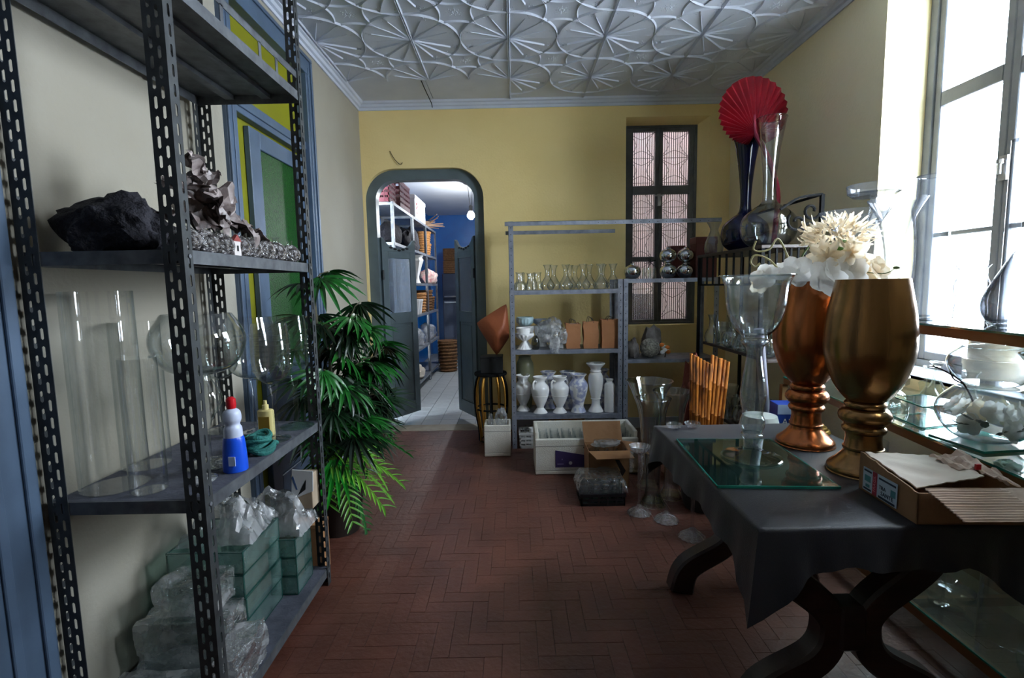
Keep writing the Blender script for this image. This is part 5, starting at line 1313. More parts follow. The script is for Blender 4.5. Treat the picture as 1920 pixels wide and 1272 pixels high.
# green glass sheet, rotated a little
gs_ = thing('glass_sheet', 'square green glass sheet lying on the black tablecloth', 'glass sheet', (.93, 1.963, T), radians(-3.5))
GX, GY = .565, .56
MB().bx(-.208, .208, -.273, .273, 0, .008).build('sheet', glass('sheet_glass', (.62, .86, .80), (.30, .60, .56), refl=1.6, rough=.03, haze=.05, hazecol=(.3, .5, .46), hazevar=6), gs_, smooth=None)
e = MB(); q = [(-.208, -.273), (.208, -.273), (.208, .273), (-.208, .273)]
for i in range(4):
    a, b = q[i], q[(i + 1) % 4]; e.bar((a[0], a[1], .004), (b[0], b[1], .004), .005, .0084)
e.build('polished_edge', mat('sea_green_edge', S(40, 132, 116), .12, col2=S(26, 100, 88), scale=6, spec=.9), gs_, smooth=None)
GT = T + .0092
hg = glass('hero_glass', (.965, .98, .98), (.46, .56, .58), refl=1.9, bump=.14, bscale=16, haze=.03, hazecol=(.7, .8, .85), hazevar=20)
gob = thing('glass_goblet', 'tall hand-blown clear glass goblet vase standing on the green glass sheet', 'vase', (.957, 1.985, GT))
MB().lathe([(0, 0), (.112, .0), (.116, .004), (.112, .008), (.05, .016), (.034, .026), (.033, .05), (0, .05)], 40).build('foot', clearg, gob)
vessel([(.0, .045)] + curve([(.030, .047), (.032, .062), (.042, .085), (.042, .098), (.036, .106), (.046, .130), (.047, .155), (.038, .180), (.040, .195), (.049, .255), (.046, .30), (.037, .36), (.029, .42), (.033, .452), (.048, .47), (.048, .485)], 5), .0035, .05, 32).build('stem', hg, gob)
vessel(curve([(0, .484), (.046, .486), (.050, .50), (.075, .525), (.096, .565), (.108, .61), (.113, .65), (.118, .70), (.130, .728), (.141, .736)], 6), .0035, .50, 48).build('bowl', hg, gob)
MB().tube([(.139 * cos(a), .139 * sin(a), .736) for a in [2 * pi * k / 48 for k in range(48)]], .0032, 6, closed=True).build('rim', hg, gob)
MB().tube([(.049 * cos(a), .049 * sin(a), .478) for a in [2 * pi * k / 28 for k in range(28)]], .004, 6, closed=True).build('collar', hg, gob)
# two metallic urn vases
def urn_vase(label, loc, m_, sc=1.0):
    t = thing('pedestal_urn', label, 'vase', loc, 0)
    foot = curve([(0, 0), (.108, 0), (.116, .006), (.113, .022), (.088, .045), (.066, .072), (.062, .085)], 5) + curve([(.066, .088), (.067, .095), (.062, .10), (.058, .13), (.060, .150)], 3) + curve([(.068, .155), (.072, .168), (.064, .180)], 4) + curve([(.066, .184), (.082, .200), (.086, .220), (.074, .240), (.060, .246)], 5) + curve([(.066, .250), (.068, .262), (.060, .272)], 4) + [(0, .272)]
    MB().lathe([(r, z) for r, z in foot], 40).build('turned_foot', m_, t, smooth=.7)
    vessel(curve([(0, .271), (.052, .272), (.075, .287), (.112, .345), (.139, .43), (.1445, .50), (.138, .585), (.125, .66), (.113, .722)], 6), .004, .29, 56).build('bowl', m_, t)
    return t
copper = mat('antique_copper_glints', S(200, 120, 70), .24, .88, col2=S(104, 56, 30), scale=5, bump=.05, bscale=60, stretch=(1, 1, .25), contrast=.8)  # patina, with reflected streaks painted in by upright noise
bronze = mat('antique_gold_glints', S(176, 132, 82), .24, .88, col2=S(84, 58, 33), scale=5, bump=.05, bscale=60, stretch=(1, 1, .25), contrast=.8)  # brown patina plus painted highlight streaks, as on the copper
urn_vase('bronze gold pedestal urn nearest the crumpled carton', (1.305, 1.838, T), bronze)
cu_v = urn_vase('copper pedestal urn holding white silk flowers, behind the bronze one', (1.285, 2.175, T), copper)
br = thing('brass_candlestick', 'brass candlestick with ringed foot between the two pedestal urns', 'candlestick', (1.412, 2.348, T))
bra = mat('polished_brass', S(196, 160, 84), .25, .9, col2=S(160, 124, 56), scale=6)
MB().lathe([(0, 0), (.082, 0), (.085, .006), (.078, .016), (.072, .018), (.068, .028), (.060, .030), (.055, .040), (.044, .044), (.038, .056), (.026, .07), (0, .07)], 32).build('foot', bra, br, smooth=.4)
MB().lathe(curve([(0, .068), (.024, .07), (.028, .10), (.026, .16), (.020, .22), (.030, .24), (.026, .26), (.036, .29), (.034, .31)], 4) + [(0, .31)], 24).build('stem', bra, br)
# silk flowers in the copper urn
fw_ = thing('silk_flowers', 'bunch of white and cream silk flowers standing in the copper urn', 'flowers', (1.285, 2.175, T + .36))
pet_w = mat('white_silk_petal', S(244, 243, 240), .7, trans=.5); pet_c = mat('cream_silk_petal', S(232, 214, 184), .75, col2=S(240, 232, 214), scale=30, trans=.5)
grn = mat('silk_stem_green', S(84, 104, 52), .6); pale_g = mat('tendril_green', S(176, 168, 120), .6)
def petal(L_, w_, cup, seed, n=5):
    vs = []; fs = []
    for i in range(n + 1):
        t = i / n; w = w_ * sin(pi * min(.98, .12 + .80 * t)) ** .7
        for j in range(5):
            u = j / 2 - 1
            vs.append((t * L_, u * w / 2, cup * (t * t * L_ + .5 * u * u * w) + .006 * noise.noise(Vector((t * 3, u * 2, seed)))))
    for i in range(n):
        for j in range(4): a = 5 * i + j; fs.append((a, a + 1, a + 6, a + 5))
    return MB().add(vs, fs)
def blossom(parent, c, r, nrm, m_, npet=5, wide=1.0, cup=.3, seed=0, name='blossom'):
    nz = Vector(nrm).normalized(); R_ = nz.to_track_quat('Z', 'Y').to_matrix().to_4x4(); mb = MB()
    for k in range(npet):
        p = petal(r, r * wide, cup, seed + k); p.xf(Matrix.Translation(c) @ R_ @ Matrix.Rotation(2 * pi * k / npet + seed, 4, 'Z')); mb.add(p.v, p.f)
    return mb.build(name, m_, parent, smooth=1.2)
rnd = random.Random(5)
# frilly cream pompon on top
pc = Vector((.10, .0, .55)); mb = MB()
for k in range(300):
    ph = rnd.uniform(0, 2 * pi); ct_ = rnd.uniform(-.6, 1); s_ = sqrt(1 - ct_ * ct_); d = Vector((s_ * cos(ph) * 1.3, s_ * sin(ph), ct_ * .75)); c = pc + d * rnd.uniform(.05, .105)
    dr = (d.normalized() + Vector((rnd.uniform(-1, 1), rnd.uniform(-1, 1), rnd.uniform(-.6, 1))) * .75).normalized()
    p = petal(rnd.uniform(.028, .046), .013, rnd.uniform(-.9, 1.0), k, 3); p.xf(Matrix.Translation(c) @ dr.to_track_quat('X', 'Z').to_matrix().to_4x4() @ Matrix.Rotation(rnd.uniform(0, 6), 4, 'X')); mb.add(p.v, p.f)
mb.build('cream_pompon', pet_c, fw_, smooth=1.2)
for k, (c, r) in enumerate((((.02, -.06, .46), .065), ((.16, -.02, .45), .07), ((.06, .02, .47), .07), ((.18, .04, .50), .06), ((.11, -.07, .47), .06))):
    blossom(fw_, Vector(c), r, (rnd.uniform(-1, 1), -1, .3), pet_c, 7, .55, .5, k * 1.7, 'cream_blossom')
for k, (c, r, nr) in enumerate((((-.15, -.02, .385), .075, (-.3, -.5, 1)), ((-.10, -.06, .395), .07, (-.2, -1, .4)), ((-.20, .0, .375), .06, (-.7, -.6, .4)), ((-.06, .03, .40), .075, (0, -.5, 1)),
        ((-.015, -.115, .365), .080, (0, -1, .35)), ((.035, -.10, .385), .07, (.3, -1, .5)), ((.10, -.08, .395), .08, (.1, -1, .3)), ((.18, -.05, .39), .075, (.2, -1, .3)), ((.245, -.04, .405), .06, (.4, -1, .5)), ((.225, .02, .385), .055, (.5, -.6, .6)), ((-.18, .06, .36), .06, (-.8, -.3, .2)))):
    blossom(fw_, Vector(c), r, nr, pet_w if k < 7 else pet_c, 5, 1.05, .25, k * .9, 'white_blossom')
for c in ((.02, -.02, .36), (.06, 0, .40), (.12, 0, .45), (-.1, .0, .36), (.2, -.02, .38)): MB().tube(curve([(0, 0, -.03), (c[0] * .4, c[1], .22), c], 5), .005, 6).build('flower_stem', grn, fw_)
for k in range(6): MB().ball((.08 + .02 * cos(k), -.05 + .02 * sin(k * 2), .47 + .01 * k), .013, 1, (1.4, .5, .7)).build('green_leaf', mat('fresh_green', S(84, 132, 48), .5), fw_)
MB().tube(curve([(-.11, .02, .38), (-.17, .02, .45), (-.235, .02, .475), (-.255, .02, .445), (-.235, .02, .425), (-.215, .02, .44)], 6), .0042, 6).build('curled_tendril', pale_g, fw_)
MB().tube(curve([(-.05, .05, .40), (-.13, .03, .54), (-.175, .02, .50), (-.215, .02, .49), (-.245, .02, .50), (-.235, .02, .535)], 6), .0042, 6).build('curled_tendril', pale_g, fw_)
MB().tube(curve([(-.04, .06, .38), (-.01, .06, .47), (.05, .05, .56)], 6), .004, 6).build('curled_tendril', grn, fw_)
MB().tube(curve([(.20, -.05, .39), (.27, -.06, .385), (.31, -.06, .405)], 5), .0022, 5).ball((.315, -.06, .408), .011, 1, (1.5, .7, .7)).build('bud_twig', grn, fw_)
# crumpled carton on the table
cc = thing('crushed_carton', 'crushed open cardboard carton with a label on the table corner', 'carton', (1.335, 1.53, T), radians(-3))
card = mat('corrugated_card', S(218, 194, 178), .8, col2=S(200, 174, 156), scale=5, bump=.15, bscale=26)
card_in = mat('pale_card_inside', S(226, 210, 196), .8, col2=S(212, 194, 178), scale=4, bump=.1, bscale=20)
X0, X1, Y0c, Y1c, H = -.155, .155, -.125, .145, .118
b = MB().bx(X0, X1, Y0c, Y1c, 0, .005)
def ragged(p0, p1, z0h, z1h, t_, seed, n=14, am=.006):
    """upright card wall with a torn upper edge"""
    P0, P1 = Vector(p0), Vector(p1); d = P1 - P0; nn = Vector((-d.y, d.x, 0)).normalized() * t_; vs = []; fs = []
    for i in range(n + 1):
        t = i / n; p = P0 + d * t; hz = z0h + (z1h - z0h) * t + am * noise.noise(Vector((t * 9, seed, 0))) + am * noise.noise(Vector((t * 23, seed, 1)))
        vs += [p, p + nn, p + nn + Vector((0, 0, hz)), p + Vector((0, 0, hz))]
    for i in range(n):
        for k in range(4): fs.append((4*i + k, 4*i + (k+1) % 4, 4*i + 4 + (k+1) % 4, 4*i + 4 + k))
    fs += [(0, 3, 2, 1), tuple(4*n + k for k in range(4))]
    return vs, fs
for a, c, h0, h1, sd in (((X0, Y1c, 0), (X0, Y0c, 0), .130, .095, 1), ((X1, Y1c, 0), (X0, Y1c, 0), .11, .125, 2), ((X0, Y0c, 0), (X1, Y0c, 0), .095, .10, 3), ((X1, Y0c, 0), (X1, Y1c, 0), .10, .11, 4)): b.add(*ragged(a, c, h0, h1, .005, sd))
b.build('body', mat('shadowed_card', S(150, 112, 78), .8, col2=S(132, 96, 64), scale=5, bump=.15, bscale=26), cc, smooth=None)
def warped_sheet(c00, c10, c11, c01, n, m_, name, am, seed, corr=0.0, t_=.004):
    vs = []; fs = []; A = [Vector(c) for c in (c00, c10, c11, c01)]
    nrm = (A[1] - A[0]).cross(A[3] - A[0]).normalized()
    for s in (0, 1):
        for i in range(n + 1):
            for j in range(n + 1):
                u, v = i / n, j / n; uu = u
                p = (A[0] * (1 - u) + A[1] * u) * (1 - v) + (A[3] * (1 - u) + A[2] * u) * v
                ed = 1 if 0 < i < n and 0 < j < n else 2.2
                q = Vector((u * 4, v * 4, seed)); off = am * noise.noise(q) + .35 * am * noise.noise(q * 3) * ed
                if corr: off += corr * (1 if j % 2 else -1) * (1 if u < .72 else 0)
                vs.append(p + nrm * (off - s * t_) + (A[1] - A[0]) * (.012 * noise.noise(q * 4) if i in (0, n) else 0))
    g = n + 1; o_ = g * g
    for i in range(n):
        for j in range(n):
            a = i * g + j; fs += [(a, a + g, a + g + 1, a + 1), (o_ + a, o_ + a + 1, o_ + a + g + 1, o_ + a + g)]
    rim = [(i * g) for i in range(n + 1)] + [n * g + j for j in range(1, n + 1)] + [i * g + n for i in range(n - 1, -1, -1)] + [j for j in range(n - 1, 0, -1)]
    for a, b_ in zip(rim, rim[1:] + rim[:1]): fs.append((a, b_, o_ + b_, o_ + a))
    return MB().add(vs, fs).build(name, m_, cc, smooth=.35)
warped_sheet((X0 + .012, Y1c - .004, .128), (X1 - .02, Y1c - .01, .112), (X1 - .05, -.03, .108), (X0 + .03, -.075, .088), 16, card_in, 'far_flap', .006, 3)
warped_sheet((X0 + .012, Y0c - .004, .110), (X1 + .0, Y0c - .004, .112), (X1 + .045, Y0c - .095, .055), (X0 + .060, Y0c - .090, .050), 26, card, 'near_flap', .003, 7, .0016)
warped_sheet((X1 - .10, Y1c - .02, .116), (X1 + .0, Y1c - .03, .14), (X1 + .01, .03, .115), (X1 - .09, .01, .112), 12, card, 'torn_flap', .02, 11)
warped_sheet((X1 - .04, .03, .115), (X1 + .015, .02, .118), (X1 + .03, -.10, .075), (X1 - .02, -.05, .105), 10, card, 'torn_flap', .012, 15)
MB().bx(X1 - .045, X1 - .03, .005, .012, .118, .135).build('red_tape', mat('red_tape', S(176, 24, 30), .4), cc)
lx = X0 - .0062
lab = mat('pale_blue_label', S(176, 192, 206), .6)
MB().bx(lx, lx + .001, -.048, .115, .012, .090).build('label', lab, cc, smooth=None)
MB().bx(lx - .0006, lx, .044, .066, .012, .090).build('red_stripe', mat('label_red', S(150, 28, 50), .6), cc, smooth=None)
def mtext(parent, body, size, loc, rot, m_, name='lettering'):
    """letters as a mesh part"""
    o_ = text(parent, body, size, loc, rot, m_, name); bpy.context.view_layer.update()
    me = bpy.data.meshes.new_from_object(o_.evaluated_get(bpy.context.evaluated_depsgraph_get())); me.name = name
    if not me.materials: me.materials.append(m_)
    n_ = bpy.data.objects.new(name, me); COL.objects.link(n_); n_.location = loc; n_.rotation_euler = rot; n_.parent = parent
    bpy.data.objects.remove(o_); return n_
dk = mat('label_ink', S(20, 34, 58), .7)
RL = (pi / 2, 0, -pi / 2)
MB().bx(lx - .0006, lx, -.042, .036, .075, .081).build('ink_line', dk, cc, smooth=None); mtext(cc, 'TRA', .017, (lx - .0006, .018, .050), RL, dk); mtext(cc, 'SANTE', .019, (lx - .0006, -.004, .032), RL, dk)
for q in ((-.04, .036, .014, .021), (.072, .11, .078, .084), (.072, .11, .016, .022)): MB().bx(lx - .0006, lx, *q).build('ink_line', dk, cc, smooth=None)
MB().bx(lx - .0006, lx, .076, .106, .045, .066).bx(lx - .0006, lx, .080, .10, .026, .036).bx(lx - .0006, lx, -.042, -.02, .04, .062).build('teal_print', mat('teal_print', S(70, 130, 136), .7), cc, smooth=None)
mtext(cc, 'FRAGIL', .017, (lx - .0012, .055, .051), (pi / 2, -pi / 2, -pi / 2), mat('pale_red', S(214, 120, 130), .7))

# ------------------------------------------------------------------ glass display shelving under and before the right window
ds = thing('display_shelving', 'wood edged glass display shelving along the window wall', 'shelving', (0, 0, 0))
oak = mat('honey_wood', S(134, 92, 48), .5, col2=S(110, 72, 36), scale=5, stretch=(4, .6, 4), bump=.05)
shelf_g = glass('shelf_glass', (.94, .98, .965), (.40, .66, .60), refl=1.5, rough=.03, haze=.05, hazecol=(.70, .80, .80))
sea = MATS['sea_green_edge']
def board(z, fx, y0, y1, back=2.185, th=.035, lip=.0, m_=None):
    """glass sheet on a wood batten frame; fx(y) gives the front edge"""
    poly = [(fx(y0), y0), (back, y0), (back, y1), (fx(y1), y1)]
    MB().prism(poly, z - .008, z).build('glass_shelf', m_ or shelf_g, ds, smooth=None)
    MB().bar((fx(y0) - .001, y0, z - .004), (fx(y1) - .001, y1, z - .004), .004, .0078).build('polished_edge', sea, ds, smooth=None)
    MB().bar((fx(y0) + .012, y0, z - .008 - th / 2), (fx(y1) + .012, y1, z - .008 - th / 2), .024, th).bar((back - .015, y0, z - .008 - th / 2), (back - .015, y1, z - .008 - th / 2), .024, th).build('front_batten', oak, ds, smooth=None)
    b = MB()
    for k in range(3):
        y = y0 + (y1 - y0) * (k + .04) / 2.08; b.bar((fx(y) + .024, y, z - .008 - th / 2), (back - .03, y, z - .008 - th / 2), .024, th)
    b.build('cross_batten', oak, ds, smooth=None)
fmid = lambda y: 1.602 + .108 * (y - 2.16)
fup = lambda y: 1.632 + .105 * (y - 2.1)
MZ, UZ, BZ = .90, 1.325, .135
board(MZ, fmid, .95, 3.15); board(UZ, fup, .95, 2.95)
board(BZ, lambda y: 1.665 - .0 * y, .95, 3.15, th=.04)
for y in (.97, 3.13):
    for x in ((1.70 if y > 2 else 1.52), 2.165): MB().bx(x - .018, x + .018, y - .018, y + .018, 0, UZ - .05 if x > 2 else MZ - .045).build('upright', oak, ds, bevel=.002)
M = MZ + .0012; U_ = UZ + .0012; B_ = BZ + .0012
# upper shelf vases against the light
icy = glass('window_lit_glass', (.985, .992, 1), (.010, .015, .026), refl=.5, haze=.02, hazecol=(.8, .88, 1), epow=1.35)  # near-black edge tint paints the dark rims refraction would give
def vase(label, loc, prof, m_=icy, cat='vase', name='glass_vase', t=.0035, n=36, floor=.012, group='glass vases on the upper window shelf'):
    o = vessel(prof, t, floor, n).build(name, m_, None, loc, smooth=.7); return tag(o, label, cat, group)
vase('big flared clear trumpet vase behind the cream flowers', (1.855, 2.78, U_), curve([(0, 0), (.075, 0), (.07, .02), (.045, .10), (.05, .25), (.085, .40), (.165, .545)], 5))
vase('narrow flared clear trumpet vase left of the collared bottle', (1.815, 2.42, U_), curve([(0, 0), (.07, 0), (.06, .03), (.035, .12), (.04, .30), (.07, .45), (.118, .55)], 5))
vase('clear collared bottle vase at the far jamb of the window', (1.775, 2.16, U_), curve([(0, 0), (.078, 0), (.08, .01), (.075, .06), (.058, .22), (.062, .38), (.074, .46), (.062, .51)], 5) + [(.06, .52), (.06, .60), (.064, .604)], icy)
vase('small clear hourglass vase on the upper window shelf', (1.80, 1.985, U_), curve([(0, 0), (.05, 0), (.054, .03), (.05, .09), (.058, .14), (.042, .195), (.056, .225)], 5))
vase('clear round bellied decanter with a long neck before the window', (1.825, 1.80, U_), curve([(0, 0), (.08, 0), (.115, .05), (.11, .11), (.06, .22), (.028, .30), (.024, .42), (.03, .47)], 5))
vase('tall clear cylinder vase beside the window mullion', (1.98, 1.98, U_), [(0, 0), (.05, 0), (.054, .004), (.054, .70)])
o = thing('cake_stand', 'clear footed glass plate standing tall behind the flowers', 'cake stand', (2.02, 2.87, U_))
MB().lathe(foot_prof(.075), 28).build('foot', icy, o); MB().lathe(curve([(0, .015), (.014, .02), (.012, .2), (.03, .40), (.016, .60), (.02, .635)], 4) + [(0, .635)], 18).build('stem', icy, o)
vessel([(0, .634), (.10, .636), (.125, .655), (.13, .70)], .004, .64, 36).build('plate', icy, o)
# middle shelf
gsh = tag(MB().bx(-.115, .115, -.105, .105, 0, .009).build('glass_sheet', mat('teal_glass_sheet', S(30, 140, 128), .12, spec=.8), None, (1.70, 1.78, M), .1, bevel=.001), 'small teal glass sheet under the flower-filled fishbowl', 'glass sheet')
fb = thing('fishbowl', 'round glass fishbowl filled with white flowers and dark leaves', 'bowl', (1.705, 1.785, M + .0105))
bwg = glass('fishbowl_glass', (.97, .98, .985), (.16, .19, .21), refl=1.2, haze=.03, epow=3.0)
vessel(curve([(0, 0), (.06, 0), (.11, .03), (.144, .09), (.138, .14), (.10, .185), (.088, .195)], 6), .003, .006, 44).build('body', bwg, fb)
for k in range(15):
    a = k * 2.4; r = .035 + .05 * (k % 3) / 2; c = Vector((r * cos(a), r * sin(a), .05 + .075 * rnd.random()))
    blossom(fb, c, .042, (cos(a), sin(a) - .5, .5), pet_w if k % 3 else pet_c, 5, 1.0, .3, k, 'petal_cluster')
dl = MB()
for k in range(16):
    a = k * 1.9; p = petal(.05, .024, .3, k); p.xf(Matrix.Translation((.06 * cos(a), .06 * sin(a), .03 + .09 * rnd.random())) @ Matrix.Rotation(a, 4, 'Z') @ Matrix.Rotation(rnd.uniform(-.6, .6), 4, 'Y')); dl.add(p.v, p.f)
dl.build('dark_leaves', mat('dark_silk_leaf', S(44, 58, 34), .6), fb, smooth=1)
MB().tube(curve([(-.02, .02, .12), (-.07, .02, .205), (-.12, .03, .245), (-.17, .04, .27)], 5), .003, 5).tube(curve([(-.07, .02, .205), (-.115, .01, .225), (-.14, .0, .255)], 4), .0025, 5).build('bare_twig', MATS['cord'], fb)
fb2 = thing('fishbowl', 'empty round fishbowl stacked on the flower-filled one', 'bowl', (1.71, 1.785, M + .2125))
vessel(curve([(0, 0), (.06, 0), (.10, .025), (.124, .07), (.118, .105), (.088, .135), (.082, .14)], 6), .003, .006, 40).build('body', bwg, fb2); MB().tube([(.084 * cos(a), .084 * sin(a), .14) for a in [2 * pi * k / 36 for k in range(36)]], .0028, 5, closed=True).build('rim', clear, fb2)
stemware('cake_dish', 'large clear footed cake dish at the right edge of the middle window shelf', (1.735, 1.505, M), [(0, .325), (.09, .327), (.14, .335), (.150, .35), (.152, .355)], [(0, .015), (.016, .02), (.013, .2), (.03, .31), (0, .325)], foot_prof(.08), clear)
tg = thing('tiered_stand', 'two-tier clear glass stand with slanted panes beside the fishbowl', 'stand', (1.70, 2.06, M), .25)
tgm = clearg
MB().prism([(-.09, -.07), (.13, -.07), (.13, .10), (-.02, .10)], 0, .005).prism([(-.085, -.065), (.13, -.065), (.13, .095), (-.01, .095)], .085, .09).build('glass_plate', tgm, tg, smooth=None)
MB().bar((-.03, 0, .005), (-.03, .0, .085), .004, .10).bar((.06, 0, .09), (.03, 0, .19), .004, .12).bar((.06, .02, .005), (.06, .02, .085), .12, .004).build('glass_pane', tgm, tg, smooth=None)
e = MB()
for z in (.0025, .0875):
    q = [(-.09, -.07), (.13, -.07), (.13, .10), (-.02, .10)]
    for i in range(4): e.bar((*q[i], z), (*q[(i + 1) % 4], z), .005, .005)
e.build('polished_edge', sea, tg, smooth=None)
for k, (x, y) in enumerate(((1.93, 2.30), (1.99, 2.16), (2.06, 2.42))):
    vase(f'small clear flask vase behind the tiered stand, {ORD[k]} from the left'.replace('third', 'third'), (x, y, M), curve([(0, 0), (.035, 0), (.045, .03), (.04, .06), (.020, .10), (.018, .17), (.032, .195)], 4), clear, group='flask vases on the middle window shelf')
gd_ = thing('glass_cloche', 'small clear glass dome over glass beads beyond the tiered stand', 'cloche', (1.755, 2.305, M))
MB().lathe(curve([(.066, 0), (.068, .02), (.06, .06), (.035, .085), (.012, .093), (.012, .105), (.018, .115), (.01, .126)], 4) + [(0, .126)], 28).build('dome', clear, gd_)
bd = MB()
for k in range(34): bd.ball((.048 * sqrt(rnd.random()) * cos(k * 2.4), .048 * sqrt(rnd.random()) * sin(k * 2.4), .008 + .01 * rnd.random()), .008, 1)
bd.build('glass_beads', clearg, gd_)['kind'] = 'stuff'
lump('paper_parcel', 'crumpled cream paper parcel with red print behind the bronze urn', 'parcel', (1.93, 2.62, M), (.24, .26, .19), mat('cream_paper', S(226, 212, 190), .75, col2=S(206, 188, 160), scale=6, bump=.5, bscale=14), 61, .5)
tag(MB().prism([(-.03, -.0), (.03, .01), (.0, .04)], 0, .003).build('red_label', mat('red_label', S(168, 40, 50), .6), None, (1.76, 2.46, M)), 'small torn red label lying by the cream paper parcel', 'label')
for k in range(3):
    o = vessel([(0, 0), (.05, 0), (.095, .014), (.10, .018)], .003, .004, 36).build('white_plate', white_cer, None, (1.93, 1.70, M + .0195 * k), smooth=.7)
    tag(o, ['bottom', 'middle', 'top'][k] + ' white plate of the small stack at the right edge of the shelf', 'plate')
# sill
for k, (r, h, z) in enumerate(((.13, .13, 0), (.115, .12, .1315))):
    t = thing('round_box', ['larger white round box on the window sill, lower one', 'smaller white round box stacked on the window sill'][k], 'box', (2.335, 2.40, .9785 + z))
    MB().lathe([(0, 0), (r, 0), (r, h - .03), (0, h - .03)], 32).build('body', white_cer, t, smooth=.5); MB().lathe([(0, h - .03), (r + .004, h - .03), (r + .004, h), (0, h)], 32).build('lid', white_cer, t, smooth=.5)
# low shelf glass
for k, (x, y, r, h) in enumerate(((1.86, 2.60, .10, .52), (1.84, 2.20, .105, .47), (1.88, 1.78, .11, .50))):
    vase(f'tall clear cylinder under the middle window shelf, {ORD[k]} from the far end', (x, y, B_), [(0, 0), (r - .004, 0), (r, .004), (r, h)], clear, group='tall cylinders on the low window shelf')
stemware('glass_dish', 'wide clear glass dish on the low window shelf under the table edge', (1.80, 1.99, B_), [(0, .03), (.06, .032), (.09, .05), (.095, .075)], [(0, .012), (.02, .014), (.02, .03), (0, .03)], foot_prof(.06), clear)
o = MB().lathe([(0, 0), (.15, .006), (.155, .012), (.15, .014), (0, .008)], 40).xf(Matrix.Rotation(-.55, 4, 'Y')).build('glass_platter', clearg, None, (1.83, 1.52, B_ + .085), smooth=.6)
tag(o, 'large clear round platter leaning on the low window shelf', 'platter')

# ------------------------------------------------------------------ iron etagere in the back right corner
et = thing('iron_etagere', 'dark wrought iron etagere with scroll ends in the back right corner', 'shelving', (0, 0, 0))
EX0, EX1, EY0, EY1 = 1.60, 2.0, 3.27, 4.40
dkw = mat('dark_wood_top', S(56, 44, 38), .5, col2=S(40, 31, 27), scale=6, stretch=(1, .4, 1), bump=.05)
ETZ = (.42, .99, 1.738)
for z in ETZ: MB().bx(EX0 if z > 1.2 else 1.66, EX1, EY0, EY1, z - .022, z).build('shelf_board', dkw, et, bevel=.003)
for x in (EX0 + .015, EX1 - .015):
    for y in (EY0 + .015, EY1 - .015): MB().bx(x - .011, x + .011, y - .011, y + .011, 0, ETZ[-1] - .022 if x < 1.8 else 2.05).build('upright', iron, et, smooth=None)
b = MB()
for k in range(9): y = EY0 + .06 + k * (EY1 - EY0 - .12) / 8; MB().bx(EX0 + .01, EX0 + .022, y - .006, y + .006, 1.492, 1.716).build('apron_bar', iron, et, smooth=None)
b.bx(EX0 + .008, EX0 + .024, EY0 + .03, EY1 - .03, 1.478, 1.492)
b.build('apron_rail', iron, et, smooth=None)
b = MB()
for k in range(7): x = EX0 + .06 + k * (EX1 - EX0 - .12) / 6; MB().bx(x - .006, x + .006, EY0 + .01, EY0 + .022, 1.492, 1.716).build('apron_bar', iron, et, smooth=None)
b.bx(EX0 + .03, EX1 - .03, EY0 + .008, EY0 + .024, 1.478, 1.492); b.build('apron_rail', iron, et, smooth=None)
def scroll(c, r, turns, a0, sgn, y): return [(c[0] + r * (1 - .75 * t) * cos(a0 + sgn * 2 * pi * turns * t), y, c[1] + r * (1 - .75 * t) * sin(a0 + sgn * 2 * pi * turns * t)) for t in [k / 20 for k in range(21)]]
for sx, sz, a0, sg in ((1.91, 1.82, -.3, 1), (1.92, 1.95, .4, -1), (1.83, 1.88, 2.4, 1)): MB().tube(scroll((sx, sz), .065, 1.1, a0, sg, EY0 + .015), .009, 6).build('iron_scroll', iron, et)
MB().tube(curve([(1.72, EY0 + .015, 1.96), (1.84, EY0 + .015, 2.03), (1.985, EY0 + .015, 2.05)], 6), .009, 6).tube([(1.985, EY0 + .015, 2.05), (1.985, EY1 - .015, 2.05)], .009, 6).build('top_rail', iron, et)
E1 = ETZ[2] + .0012; E2 = ETZ[1] + .0012; E3 = ETZ[0] + .0012
cl_b = glass('smoky_clear_glass', (.90, .92, .93), (.42, .46, .48), refl=1.3)
bulbp = curve([(0, 0), (.09, 0), (.16, .05), (.182, .13), (.165, .21), (.10, .27), (.055, .305), (.042, .36), (.044, .48), (.062, .66), (.092, .84), (.098, .87)], 6)
bv = thing('bulb_vase', 'huge clear bulb vase with a long neck before the red leaf', 'vase', (1.785, 3.56, E1))
vessel(bulbp, .004, .012, 48).build('body', cl_b, bv); MB().tube([(.097 * cos(a), .097 * sin(a), .87) for a in [2 * pi * k / 36 for k in range(36)]], .0035, 6, closed=True).build('rim', cl_b, bv)
cob = mat('cobalt_glass', S(6, 9, 38), .10, spec=.4)
bl = thing('blue_vase', 'huge dark cobalt blue bulb vase behind the clear one', 'vase', (1.80, 3.95, E1))
vessel([(r * .95, z * .97) for r, z in bulbp], .005, .012, 44).build('body', cob, bl); MB().tube([(.092 * cos(a), .092 * sin(a), .844) for a in [2 * pi * k / 36 for k in range(36)]], .004, 6, closed=True).build('rim', cob, bl)
sv_ = thing('small_vase', 'small clear pinched vase at the far end of the etagere top', 'vase', (1.685, 4.255, E1))
vessel(curve([(0, 0), (.06, 0), (.076, .04), (.07, .10), (.04, .17), (.034, .21), (.06, .265)], 5), .004, .008, 28).build('body', cl_b, sv_)
rl = thing('red_fan_leaf', 'big dyed red pleated fan palm leaf standing behind the clear bulb vase', 'leaf', (1.785, 3.56, E1))
redm = mat('dyed_red_leaf', S(140, 9, 29), .55, col2=S(108, 5, 20), scale=8, stretch=(1, 1, 1), spec=.4); redd = mat('red_leaf_stem', S(120, 18, 44), .5)
hub = Vector((-.04, .145, .815)); n = 34; vs = [hub]; fs = []
